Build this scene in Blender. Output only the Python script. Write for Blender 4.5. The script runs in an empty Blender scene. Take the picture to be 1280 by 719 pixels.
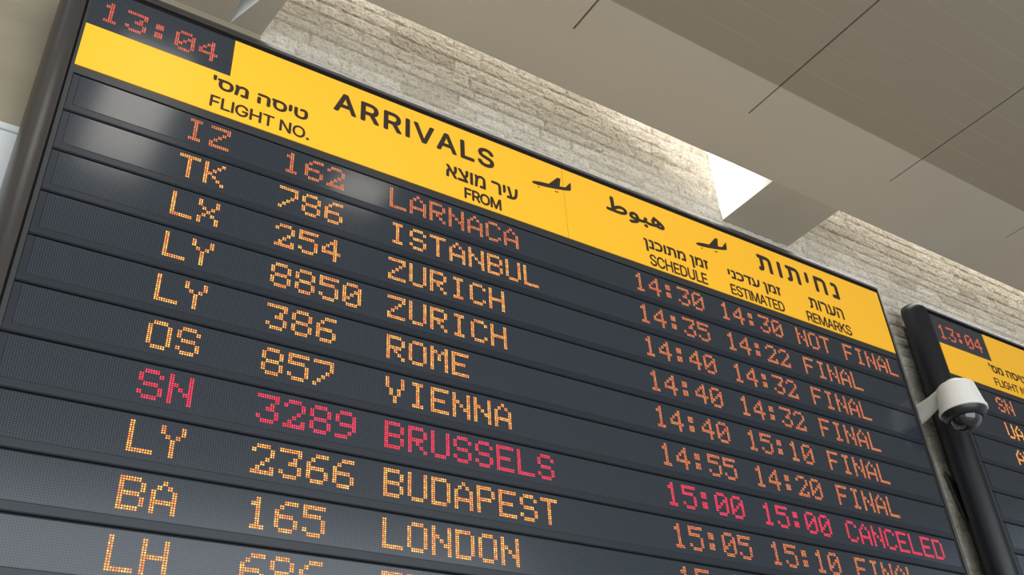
import bpy, math, random
import numpy as np
from mathutils import Vector, Matrix

random.seed(7)
RNG = np.random.default_rng(11)
scene = bpy.context.scene
COL = scene.collection

# ------------------------------------------------------------------ units
# The boards are laid out on their LED raster: u to the right, v down, w into the wall.
L = 0.006                 # one LED pitch in metres
Z0 = 3.6                  # height of the first text line of the boards
def W(u, v, w): return Vector((u * L, w * L, Z0 - v * L))

# ------------------------------------------------------------------ camera
cam_d = bpy.data.cameras.new('camera'); cam = bpy.data.objects.new('camera', cam_d); COL.objects.link(cam)
R = [[0.84059077, 0.05336892, -0.53903518], [0.2623105, 0.83055928, 0.4912886], [0.47392021, -0.55436725, 0.68416123]]
CU, CV, CW = -64.6476, 333.229, -359.693
def cw(r): return Vector((r[0], r[2], -r[1]))
cx, cy, cz = cw(R[0]), -cw(R[1]), -cw(R[2])
M = Matrix((cx, cy, cz)).transposed().to_4x4(); M.translation = W(CU, CV, CW)
cam.matrix_world = M
cam_d.sensor_width = 36.0
cam_d.lens = 1191.546 / 1280.0 * 36.0
cam_d.clip_start = 0.02; cam_d.clip_end = 200
scene.camera = cam

# ------------------------------------------------------------------ world, lights, exposure
scene.view_settings.view_transform = 'Standard'
scene.view_settings.look = 'None'
scene.view_settings.gamma = 1.0
scene.view_settings.use_curve_mapping = False
scene.view_settings.exposure = 0.0

world = bpy.data.worlds.new('daylight'); scene.world = world; world.use_nodes = True
bg = world.node_tree.nodes['Background']
bg.inputs[0].default_value = (0.80, 0.90, 1.0, 1); bg.inputs[1].default_value = 0.62

def area(name, loc, target, sx, sy, power, color):
    d = bpy.data.lights.new(name, 'AREA'); d.shape = 'RECTANGLE'; d.size = sx; d.size_y = sy
    d.energy = power; d.color = color
    o = bpy.data.objects.new(name, d); COL.objects.link(o); o.location = loc
    o.rotation_euler = (Vector(target) - Vector(loc)).to_track_quat('-Z', 'Z').to_euler()
    return o
# daylight falling through the roof slot between the edge beam and the stone wall
SKY_V = -226
area('slot_daylight', W(215, SKY_V, 4), W(215, 0, 4), 370 * L, 46 * L, 9.5, (1.0, 0.97, 0.91))
area('slot_daylight', W(1000, SKY_V, 4), W(1000, 0, 4), 1000 * L, 46 * L, 30, (1.0, 0.97, 0.92))
area('slot_daylight', W(-500, SKY_V, 4), W(-500, 0, 4), 820 * L, 46 * L, 2.5, (1.0, 0.96, 0.88))
t_ = area('beam_side_fill', W(130, -216, -16), W(406, -160, 2), 20 * L, 20 * L, 2.6, (1.0, 0.985, 0.96)); t_.data.spread = math.radians(21)  # added narrow lamp that brightens the cross beam's left side
# the glazed front of the hall behind the photographer
area('front_glazing', (0.0, -5.6, 3.1), (0.0, 0, 3.1), 9.6, 6.2, 580, (0.90, 0.955, 1.0))

# ------------------------------------------------------------------ materials
def mat(name, color, rough=0.6, spec=0.5, metal=0.0, coat=0.0, emit=None, estr=0.0):
    m = bpy.data.materials.new(name); m.use_nodes = True
    b = m.node_tree.nodes['Principled BSDF']
    b.inputs['Base Color'].default_value = (*color, 1)
    b.inputs['Roughness'].default_value = rough
    b.inputs['Specular IOR Level'].default_value = spec
    b.inputs['Metallic'].default_value = metal
    b.inputs['Coat Weight'].default_value = coat
    if emit:
        b.inputs['Emission Color'].default_value = (*emit, 1)
        b.inputs['Emission Strength'].default_value = estr
    return m
def nodes(m): return m.node_tree.nodes, m.node_tree.links, m.node_tree.nodes['Principled BSDF']

def noisy(name, color, var=0.12, scale=6.0, rough=0.85, bump=0.0, bscale=40.0, stretch=(1, 1, 1), rot=0.0):
    m = mat(name, color, rough, 0.3); N, K, b = nodes(m)
    tc = N.new('ShaderNodeTexCoord'); mp = N.new('ShaderNodeMapping'); K.new(tc.outputs['Object'], mp.inputs[0])
    mp.inputs['Scale'].default_value = stretch; mp.inputs['Rotation'].default_value = (0, rot, 0)
    nz = N.new('ShaderNodeTexNoise'); nz.inputs['Scale'].default_value = scale; nz.inputs['Detail'].default_value = 5
    K.new(mp.outputs[0], nz.inputs['Vector'])
    rp = N.new('ShaderNodeValToRGB'); K.new(nz.outputs['Fac'], rp.inputs[0])
    rp.color_ramp.elements[0].position = 0.3; rp.color_ramp.elements[1].position = 0.7
    rp.color_ramp.elements[0].color = (*[c * (1 - var) for c in color], 1)
    rp.color_ramp.elements[1].color = (*[min(1, c * (1 + var)) for c in color], 1)
    K.new(rp.outputs[0], b.inputs['Base Color'])
    if bump:
        n2 = N.new('ShaderNodeTexNoise'); n2.inputs['Scale'].default_value = bscale; n2.inputs['Detail'].default_value = 6
        K.new(tc.outputs['Object'], n2.inputs['Vector'])
        bp = N.new('ShaderNodeBump'); bp.inputs['Strength'].default_value = bump; bp.inputs['Distance'].default_value = 0.01
        K.new(n2.outputs['Fac'], bp.inputs['Height']); K.new(bp.outputs[0], b.inputs['Normal'])
    return m

M_SOFFIT = noisy('painted_concrete', (0.45, 0.412, 0.34), 0.03, 1.2, 0.85, 0.05, 60)
M_BEAM_LIT = noisy('beam_side_lit', (0.86, 0.85, 0.81), 0.02, 1.5, 0.85)  # whiter than the underside: light on the beam sides put into the colour
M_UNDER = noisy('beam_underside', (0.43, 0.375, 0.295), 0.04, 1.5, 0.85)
M_PLASTER = noisy('olive_plaster', (0.27, 0.235, 0.165), 0.14, 3.0, 0.9, 0.15, 50, (0.6, 1, 1.8), 0.5)
M_FLOOR = noisy('pale_terrazzo', (0.50, 0.47, 0.42), 0.15, 30, 0.35)

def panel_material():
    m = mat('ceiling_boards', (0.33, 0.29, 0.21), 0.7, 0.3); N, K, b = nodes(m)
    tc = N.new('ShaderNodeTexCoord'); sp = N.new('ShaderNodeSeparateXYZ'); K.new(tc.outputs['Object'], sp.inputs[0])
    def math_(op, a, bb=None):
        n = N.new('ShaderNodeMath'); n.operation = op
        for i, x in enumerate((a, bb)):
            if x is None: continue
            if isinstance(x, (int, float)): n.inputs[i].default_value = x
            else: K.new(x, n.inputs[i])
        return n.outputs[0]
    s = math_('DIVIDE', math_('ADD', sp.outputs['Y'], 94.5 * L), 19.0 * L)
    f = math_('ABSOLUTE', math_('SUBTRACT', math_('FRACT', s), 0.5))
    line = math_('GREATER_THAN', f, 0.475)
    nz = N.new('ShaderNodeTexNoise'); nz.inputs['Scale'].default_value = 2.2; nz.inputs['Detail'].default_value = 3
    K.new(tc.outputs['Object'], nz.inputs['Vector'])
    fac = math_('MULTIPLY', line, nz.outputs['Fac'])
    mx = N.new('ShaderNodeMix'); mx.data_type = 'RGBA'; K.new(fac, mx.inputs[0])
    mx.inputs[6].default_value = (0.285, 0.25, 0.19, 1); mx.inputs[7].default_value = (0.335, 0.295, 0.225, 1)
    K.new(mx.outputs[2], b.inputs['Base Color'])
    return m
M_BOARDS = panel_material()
M_GAP = mat('dark_joint', (0.10, 0.085, 0.06), 0.9, 0.1)

def stone_material():
    m = mat('split_face_stone', (0.55, 0.5, 0.4), 0.9, 0.2); N, K, b = nodes(m)
    at = N.new('ShaderNodeAttribute'); at.attribute_name = 'stone_tone'
    tc = N.new('ShaderNodeTexCoord')
    nz = N.new('ShaderNodeTexNoise'); nz.inputs['Scale'].default_value = 78; nz.inputs['Detail'].default_value = 7; nz.inputs['Roughness'].default_value = 0.7
    K.new(tc.outputs['Object'], nz.inputs['Vector'])
    r1 = N.new('ShaderNodeValToRGB'); K.new(at.outputs['Fac'], r1.inputs[0])
    e = r1.color_ramp.elements
    e[0].position = 0.0; e[0].color = (0.47, 0.42, 0.34, 1); e[1].position = 1.0; e[1].color = (0.72, 0.67, 0.58, 1)
    r2 = N.new('ShaderNodeValToRGB'); K.new(nz.outputs['Fac'], r2.inputs[0])
    e = r2.color_ramp.elements
    e[0].position = 0.34; e[0].color = (0.60, 0.56, 0.50, 1); e[1].position = 0.52; e[1].color = (1, 1, 1, 1)
    mx = N.new('ShaderNodeMix'); mx.data_type = 'RGBA'; mx.blend_type = 'MULTIPLY'; mx.inputs[0].default_value = 1.0
    K.new(r1.outputs[0], mx.inputs[6]); K.new(r2.outputs[0], mx.inputs[7]); K.new(mx.outputs[2], b.inputs['Base Color'])
    bp = N.new('ShaderNodeBump'); bp.inputs['Strength'].default_value = 0.9; bp.inputs['Distance'].default_value = 0.012
    K.new(nz.outputs['Fac'], bp.inputs['Height']); K.new(bp.outputs[0], b.inputs['Normal'])
    return m
M_STONE = stone_material()

M_FRAME_LIT = mat('satin_tube_lit', (0.036, 0.030, 0.028), 0.34, 0.5)  # first board's frame, its stronger light put into the colour
M_FRAME_SHADED = mat('satin_tube_shaded', (0.008, 0.009, 0.0115), 0.36, 0.45)  # second board's frame, same finish with shade put into the colour
M_GASKET = mat('black_rubber', (0.006, 0.006, 0.006), 0.7, 0.2)
M_HOUSING = mat('charcoal_housing', (0.030, 0.030, 0.031), 0.42, 0.4)
M_YELLOW = mat('yellow_acrylic', (0.97, 0.485, 0.026), 0.45, 0.25)
M_SEAM = mat('panel_seam', (0.45, 0.27, 0.02), 0.7, 0.2)
M_INK = mat('dark_brown_ink', (0.035, 0.022, 0.014), 0.6, 0.2)
M_ROW = mat('row_plastic', (0.015, 0.0185, 0.025), 0.35, 0.4)

def led_window_material():
    m = mat('led_matrix', (0.06, 0.065, 0.07), 0.18, 0.5); N, K, b = nodes(m)
    tc = N.new('ShaderNodeTexCoord'); mp = N.new('ShaderNodeMapping'); K.new(tc.outputs['Object'], mp.inputs[0])
    mp.inputs['Scale'].default_value = (1 / L, 0, 1 / (L * 0.955)); mp.inputs['Location'].default_value = (0, 0, 0.34)
    fr = N.new('ShaderNodeVectorMath'); fr.operation = 'FRACTION'; K.new(mp.outputs[0], fr.inputs[0])
    sb = N.new('ShaderNodeVectorMath'); sb.operation = 'SUBTRACT'; sb.inputs[1].default_value = (0.5, 0, 0.5); K.new(fr.outputs[0], sb.inputs[0])
    ln = N.new('ShaderNodeVectorMath'); ln.operation = 'LENGTH'; K.new(sb.outputs[0], ln.inputs[0])
    lt = N.new('ShaderNodeMath'); lt.operation = 'LESS_THAN'; lt.inputs[1].default_value = 0.36; K.new(ln.outputs['Value'], lt.inputs[0])
    mx = N.new('ShaderNodeMix'); mx.data_type = 'RGBA'; K.new(lt.outputs[0], mx.inputs[0])
    mx.inputs[6].default_value = (0.018, 0.023, 0.030, 1); mx.inputs[7].default_value = (0.039, 0.048, 0.060, 1)
    K.new(mx.outputs[2], b.inputs['Base Color'])
    return m
M_LED = led_window_material()
def led(name, c, s): return mat(name, (0.02, 0.015, 0.01), 0.5, 0.2, emit=c, estr=s)
AMBER = [led('led_amber', (1.0, 0.39, 0.075), 1.75), led('led_orange', (1.0, 0.26, 0.07), 1.5), led('led_yellow', (1.0, 0.55, 0.12), 1.8)]
ORANGE = [led('led_orange_bright', (1.0, 0.29, 0.09), 1.2), led('led_deep_orange', (1.0, 0.17, 0.07), 1.05), led('led_red_orange', (1.0, 0.38, 0.12), 1.2)]
RED = [led('led_red', (1.0, 0.035, 0.09), 1.5), led('led_pink_red', (1.0, 0.06, 0.16), 1.5), led('led_crimson', (1.0, 0.025, 0.05), 1.4)]
CLOCKC = [led('led_clock', (1.0, 0.16, 0.08), 1.1), led('led_clock_deep', (0.95, 0.10, 0.06), 1.0), led('led_clock_pale', (1.0, 0.22, 0.14), 1.2)]

M_WHITE = mat('white_enamel', (0.62, 0.63, 0.62), 0.35, 0.5)
M_CAM = mat('camera_shell', (0.74, 0.72, 0.66), 0.4, 0.5)
M_CAMDARK = mat('camera_black', (0.012, 0.012, 0.013), 0.35, 0.5)
M_BUBBLE = mat('smoked_bubble', (0.010, 0.010, 0.012), 0.06, 0.6, coat=0.6)
M_GIMBAL = mat('grey_gimbal', (0.30, 0.30, 0.29), 0.5, 0.4)
M_LENS = mat('camera_lens', (0.02, 0.02, 0.05), 0.08, 0.8)
M_WEDGE = mat('wedge_shadow', (0.03, 0.03, 0.032), 0.5, 0.5)  # dark colour standing in for shadow in the gap between the boards
M_LAMP = mat('lamp_diffuser', (0.9, 0.9, 0.88), 0.5, 0.3, emit=(1.0, 0.93, 0.82), estr=5.0)

# ------------------------------------------------------------------ mesh helpers (metres, relative to an origin)
class MB:
    def __init__(self): self.v = []; self.f = []; self.m = []
    def add(self, vs, fs, mi=0):
        n = len(self.v); self.v += [tuple(x) for x in vs]; self.f += [tuple(i + n for i in f) for f in fs]; self.m += [mi] * len(fs)
    def box(self, u0, u1, v0, v1, w0, w1, mi=0):
        P = [lw(u, v, w) for w in (w0, w1) for v in (v0, v1) for u in (u0, u1)]
        self.add(P, [(0, 2, 3, 1), (4, 5, 7, 6), (0, 1, 5, 4), (2, 6, 7, 3), (0, 4, 6, 2), (1, 3, 7, 5)], mi)
    def bevbox(self, u0, u1, v0, v1, w0, w1, b, mi=0):
        # box with a chamfered front edge (front = small w)
        A = [(u0, v0), (u1, v0), (u1, v1), (u0, v1)]; B = [(u0 + b, v0 + b), (u1 - b, v0 + b), (u1 - b, v1 - b), (u0 + b, v1 - b)]
        P = [lw(*p, w1) for p in A] + [lw(*p, w0 + b) for p in A] + [lw(*p, w0) for p in B]
        fs = [(8, 11, 10, 9), (0, 1, 2, 3)]
        for i in range(4):
            j = (i + 1) % 4; fs += [(i, i + 4, j + 4, j), (i + 4, i + 8, j + 8, j + 4)]
        self.add(P, fs, mi)
    def prism(self, poly, w0, w1, mi=0):
        n = len(poly); P = [lw(u, v, w0) for u, v in poly] + [lw(u, v, w1) for u, v in poly]
        fs = [tuple(range(n)), tuple(range(2 * n - 1, n - 1, -1))] + [(i, n + i, n + (i + 1) % n, (i + 1) % n) for i in range(n)]
        self.add(P, fs, mi)
    def plan(self, poly, v0, v1, mi=0, under=1):
        n = len(poly); P = [lw(u, v0, w) for u, w in poly] + [lw(u, v1, w) for u, w in poly]
        fs = [tuple(range(n))] + [(i, n + i, n + (i + 1) % n, (i + 1) % n) for i in range(n)]
        self.add(P, fs, mi)
        self.f.append(tuple(range(len(self.v) - 1, len(self.v) - n - 1, -1))); self.m.append(under)      # the underside
    def build(self, name, mats, parent=None, loc=None, smooth=False):
        me = bpy.data.meshes.new(name); me.from_pydata(self.v, [], self.f)
        for m in (mats if isinstance(mats, (list, tuple)) else [mats]): me.materials.append(m)
        me.polygons.foreach_set('material_index', self.m)
        import bmesh
        bm = bmesh.new(); bm.from_mesh(me); bmesh.ops.recalc_face_normals(bm, faces=bm.faces); bm.to_mesh(me); bm.free()
        if smooth: smooth_by_angle(me)
        me.update()
        o = bpy.data.objects.new(name, me); COL.objects.link(o)
        if parent: o.parent = parent
        if loc is not None: o.location = loc
        return o
def smooth_by_angle(me, deg=35):
    me.polygons.foreach_set('use_smooth', [True] * len(me.polygons))
    me.set_sharp_from_angle(angle=math.radians(deg))
def lw(u, v, w): return Vector((u * L, w * L, -v * L))     # local, about (0,0,0)
def structure(o): o['kind'] = 'structure'; return o
def empty(name, loc, label, cat, group=None):
    o = bpy.data.objects.new(name, None); COL.objects.link(o); o.location = loc; o.empty_display_size = 0.1
    o['label'] = label; o['category'] = cat
    if group: o['group'] = group
    return o
ORG = W(0, 0, 0)

# ------------------------------------------------------------------ the room
D = 30.0                   # wall plane
HV = -108.3                # level of the beam and ceiling soffits
WA, WC, WB = -23.3, -65.5, -94.3
TOPV = -232

def stone_wall():
    # split-face courses as real relief; coarse outside the region the boards leave visible
    du = 1.15
    us = np.arange(38.0, 1300.1, du); vs = np.arange(-234.0, 210.0, du)
    nu, nv = len(us), len(vs)
    U, V = np.meshgrid(us, vs)
    H = np.zeros_like(U); tone = np.zeros_like(U)
    def value_noise(s, seed):
        r = np.random.default_rng(seed); a, b = int(1400 / s) + 4, int(480 / s) + 4
        g = r.random((b, a)); x = (U - 30) / s; y = (V + 240) / s
        xi = x.astype(int); yi = y.astype(int); fx = x - xi; fy = y - yi
        fx = fx * fx * (3 - 2 * fx); fy = fy * fy * (3 - 2 * fy)
        return (g[yi, xi] * (1 - fx) + g[yi, xi + 1] * fx) * (1 - fy) + (g[yi + 1, xi] * (1 - fx) + g[yi + 1, xi + 1] * fx) * fy
    warp = (value_noise(40, 1) - 0.5) * 0.9
    y = -240.0; VW = V + warp
    while y < 215:
        h = RNG.choice([9.0, 10.0, 10.6, 11.5])
        x = -20 + RNG.random() * 40
        row = (VW >= y) & (VW < y + h)
        while x < 1340:
            w = RNG.uniform(20, 58)
            k = row & (U >= x) & (U < x + w)
            if k.any():
                edge = np.minimum(np.minimum(VW[k] - y, y + h - VW[k]), np.minimum(U[k] - x, x + w - U[k]))
                p = np.clip(edge / 1.5, 0, 1); p = p * (2 - p)
                tilt = RNG.uniform(-0.5, 0.5) * (VW[k] - y - h / 2) / h + RNG.uniform(-0.5, 0.5) * (U[k] - x - w / 2) / w
                H[k] = p * (1.5 + RNG.uniform(0, 0.8)) + p * tilt
                tone[k] = np.clip(RNG.normal(0.55, 0.2), 0, 1) * (0.45 + 0.55 * p)
            x += w
        y += h
    H += (value_noise(2.9, 2) - 0.5) * 0.95 + (value_noise(1.5, 3) - 0.5) * 1.0 + (value_noise(7, 4) - 0.5) * 0.7
    tone = np.clip(tone + (value_noise(5, 5) - 0.5) * 0.25, 0, 1)
    Wd = D + 1.2 - H * 0.62
    co = np.empty((nv * nu, 3)); co[:, 0] = U.ravel() * L; co[:, 1] = Wd.ravel() * L; co[:, 2] = -V.ravel() * L
    i = np.arange(nv - 1)[:, None] * nu + np.arange(nu - 1)[None, :]
    F = np.stack([i, i + nu, i + nu + 1, i + 1], -1).reshape(-1, 4)
    me = bpy.data.meshes.new('wall_back')
    nf = len(F)
    me.vertices.add(len(co)); me.vertices.foreach_set('co', co.ravel())
    me.loops.add(nf * 4); me.loops.foreach_set('vertex_index', F.ravel().astype(np.int32))
    me.polygons.add(nf); me.polygons.foreach_set('loop_start', np.arange(nf, dtype=np.int32) * 4)
    me.update(calc_edges=True)
    a = me.attributes.new('stone_tone', 'FLOAT', 'POINT'); a.data.foreach_set('value', tone.ravel().astype(np.float32))
    me.polygons.foreach_set('use_smooth', [True] * nf)
    me.materials.append(M_STONE); me.update()
    o = bpy.data.objects.new('wall_back', me); COL.objects.link(o); o.location = ORG
    return structure(o)
stone_wall()
b = MB(); b.box(38, 1300, -234, 600, D + 1.9, D + 30); b.box(38, 1300, 210, 600, D, D + 1.9)
structure(b.build('wall_core', M_PLASTER, None, ORG))
b = MB(); b.box(-1000, 37.9, -234, 600, D, D + 30)
structure(b.build('wall_left', M_PLASTER, None, ORG))
b = MB(); b.box(-1000, 1300, 600, 606, -1150, D + 30)
structure(b.build('floor', M_FLOOR, None, ORG))
# edge beam of the roof slot (soffit A to C) and the deep cross beams
b = MB(); b.box(-1000, 1300, TOPV, HV, WC, WA)
structure(b.build('trim_1', M_SOFFIT, None, ORG))
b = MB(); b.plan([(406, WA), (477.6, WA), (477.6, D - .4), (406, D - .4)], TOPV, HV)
structure(b.build('trim_2', [M_BEAM_LIT, M_UNDER], None, ORG))
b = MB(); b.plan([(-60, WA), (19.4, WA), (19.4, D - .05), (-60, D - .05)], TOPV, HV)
structure(b.build('trim_3', [M_BEAM_LIT, M_UNDER], None, ORG))
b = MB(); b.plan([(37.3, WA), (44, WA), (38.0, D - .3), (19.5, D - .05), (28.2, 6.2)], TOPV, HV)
structure(b.build('trim_4', [M_BEAM_LIT, M_UNDER], None, ORG))
# ceiling: slabs parted by open joints, the far ones clad in darker boards
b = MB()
edges = [-1000] + [195.3 + 144.6 * k for k in range(-8, 8)] + [1300]
g = 0.75
for a_, c_ in zip(edges[:-1], edges[1:]):
    if c_ - a_ < 3: continue
    b.box(a_ + g, c_ - g, HV - 8, HV, WB, WC, 0)
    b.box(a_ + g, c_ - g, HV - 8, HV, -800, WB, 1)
b.box(-1000, 1300, HV - 30, HV - 8.05, -800, WC, 2)
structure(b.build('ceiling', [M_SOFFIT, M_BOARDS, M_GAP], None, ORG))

# recessed light panels in the ceiling over the left end of the board (out of the frame; mirrored in the top rows, all but the added leftmost)
def recessed_light(u0, u1, w0, w1):
    b = MB()
    for r in ((u0, u1, w0, w0 + 2), (u0, u1, w1 - 2, w1), (u0, u0 + 2, w0 + 2, w1 - 2), (u1 - 2, u1, w0 + 2, w1 - 2)): b.box(r[0], r[1], HV - 1, HV + 1.2, r[2], r[3])
    fr = structure(b.build('ceiling_light_rim', M_CAM, None, ORG))
    b = MB(); b.box(u0 + 2, u1 - 2, HV + .05, HV + .5, w0 + 2, w1 - 2); b.build('diffuser', M_LAMP, fr)
recessed_light(-32, 12, -190, -67)
recessed_light(-240, -150, -150, -75)  # unseen panel added to brighten the left tube and wall
recessed_light(128, 168, -146, -112)

# ------------------------------------------------------------------ LED font, 5 x 7, every font pixel is 2 x 2 LEDs
FONT = {
'A': '..#..|.#.#.|#...#|#...#|#####|#...#|#...#', 'B': '####.|#...#|#...#|####.|#...#|#...#|####.',
'C': '.###.|#...#|#....|#....|#....|#...#|.###.', 'D': '####.|#...#|#...#|#...#|#...#|#...#|####.',
'E': '#####|#....|#....|####.|#....|#....|#####', 'F': '#####|#....|#....|####.|#....|#....|#....',
'H': '#...#|#...#|#...#|#####|#...#|#...#|#...#', 'I': '.###.|..#..|..#..|..#..|..#..|..#..|.###.',
'K': '#...#|#..#.|#.#..|##...|#.#..|#..#.|#...#', 'L': '#....|#....|#....|#....|#....|#....|#####',
'M': '#...#|##.##|#.#.#|#.#.#|#...#|#...#|#...#', 'N': '#...#|#...#|##..#|#.#.#|#..##|#...#|#...#',
'O': '.###.|#...#|#...#|#...#|#...#|#...#|.###.', 'P': '####.|#...#|#...#|####.|#....|#....|#....',
'R': '####.|#...#|#...#|####.|#.#..|#..#.|#...#', 'S': '.###.|#...#|#....|.###.|....#|#...#|.###.',
'T': '#####|..#..|..#..|..#..|..#..|..#..|..#..', 'U': '#...#|#...#|#...#|#...#|#...#|#...#|.###.',
'V': '#...#|#...#|#...#|.#.#.|.#.#.|..#..|..#..', 'X': '#...#|#...#|.#.#.|..#..|.#.#.|#...#|#...#',
'Y': '#...#|#...#|.#.#.|..#..|..#..|..#..|..#..', 'Z': '#####|....#|...#.|..#..|.#...|#....|#####',
'0': '.###.|#...#|#..##|#.#.#|##..#|#...#|.###.', '1': '..#..|.##..|..#..|..#..|..#..|..#..|.###.',
'2': '.###.|#...#|....#|...#.|..#..|.#..#|#####', '3': '#####|....#|...#.|..##.|....#|#...#|.###.',
'4': '...#.|..##.|.#.#.|#..#.|#####|...#.|...#.', '5': '#####|#....|####.|....#|....#|#...#|.###.',
'6': '..###|.#...|#....|####.|#...#|#...#|.###.', '7': '#####|....#|....#|...#.|..#..|.#...|#....',
'8': '.###.|#...#|#...#|.###.|#...#|#...#|.###.', '9': '.###.|#...#|#...#|.####|....#|...#.|###..',
':': '.....|.##..|.##..|.....|.##..|.##..|.....', ' ': '.....|.....|.....|.....|.....|.....|.....'}
SV = 0.955; V0 = 0.32
def led_text(name, text, u0, mats, parent, v0=V0, sv=SV):
    pts = []
    for k, ch in enumerate(text):
        for r, line in enumerate(FONT[ch].split('|')):
            for c, x in enumerate(line):
                if x == '#':
                    pts += [(u0 + 12 * k + 2 * c + i + .5, v0 + (2 * r + j + .5) * sv) for i in (0, 1) for j in (0, 1)]
    n = len(pts)
    P = np.array(pts); vs = []; fs = []
    ang = np.arange(6) * math.pi / 3; rad = 0.41
    ring = np.stack([np.cos(ang) * rad, np.sin(ang) * rad * sv], 1)
    verts = np.empty((n, 7, 3))
    verts[:, :6, 0] = (P[:, None, 0] + ring[None, :, 0]) * L
    verts[:, :6, 2] = -(P[:, None, 1] + ring[None, :, 1]) * L
    verts[:, :6, 1] = -0.04 * L
    verts[:, 6, 0] = P[:, 0] * L; verts[:, 6, 2] = -P[:, 1] * L; verts[:, 6, 1] = -0.32 * L
    base = np.arange(n)[:, None] * 7
    F = np.stack([np.stack([base[:, 0] + i, base[:, 0] + (i + 1) % 6, base[:, 0] + 6], -1) for i in range(6)], 1).reshape(-1, 3)
    me = bpy.data.meshes.new(name); me.from_pydata(verts.reshape(-1, 3).tolist(), [], F.tolist())
    for m in mats: me.materials.append(m)
    mi = RNG.choice(len(mats), n, p=[.5, .33, .17]); me.polygons.foreach_set('material_index', np.repeat(mi, 6).astype(np.int32))
    me.update()
    o = bpy.data.objects.new(name, me); COL.objects.link(o); o.parent = parent
    return o

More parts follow.
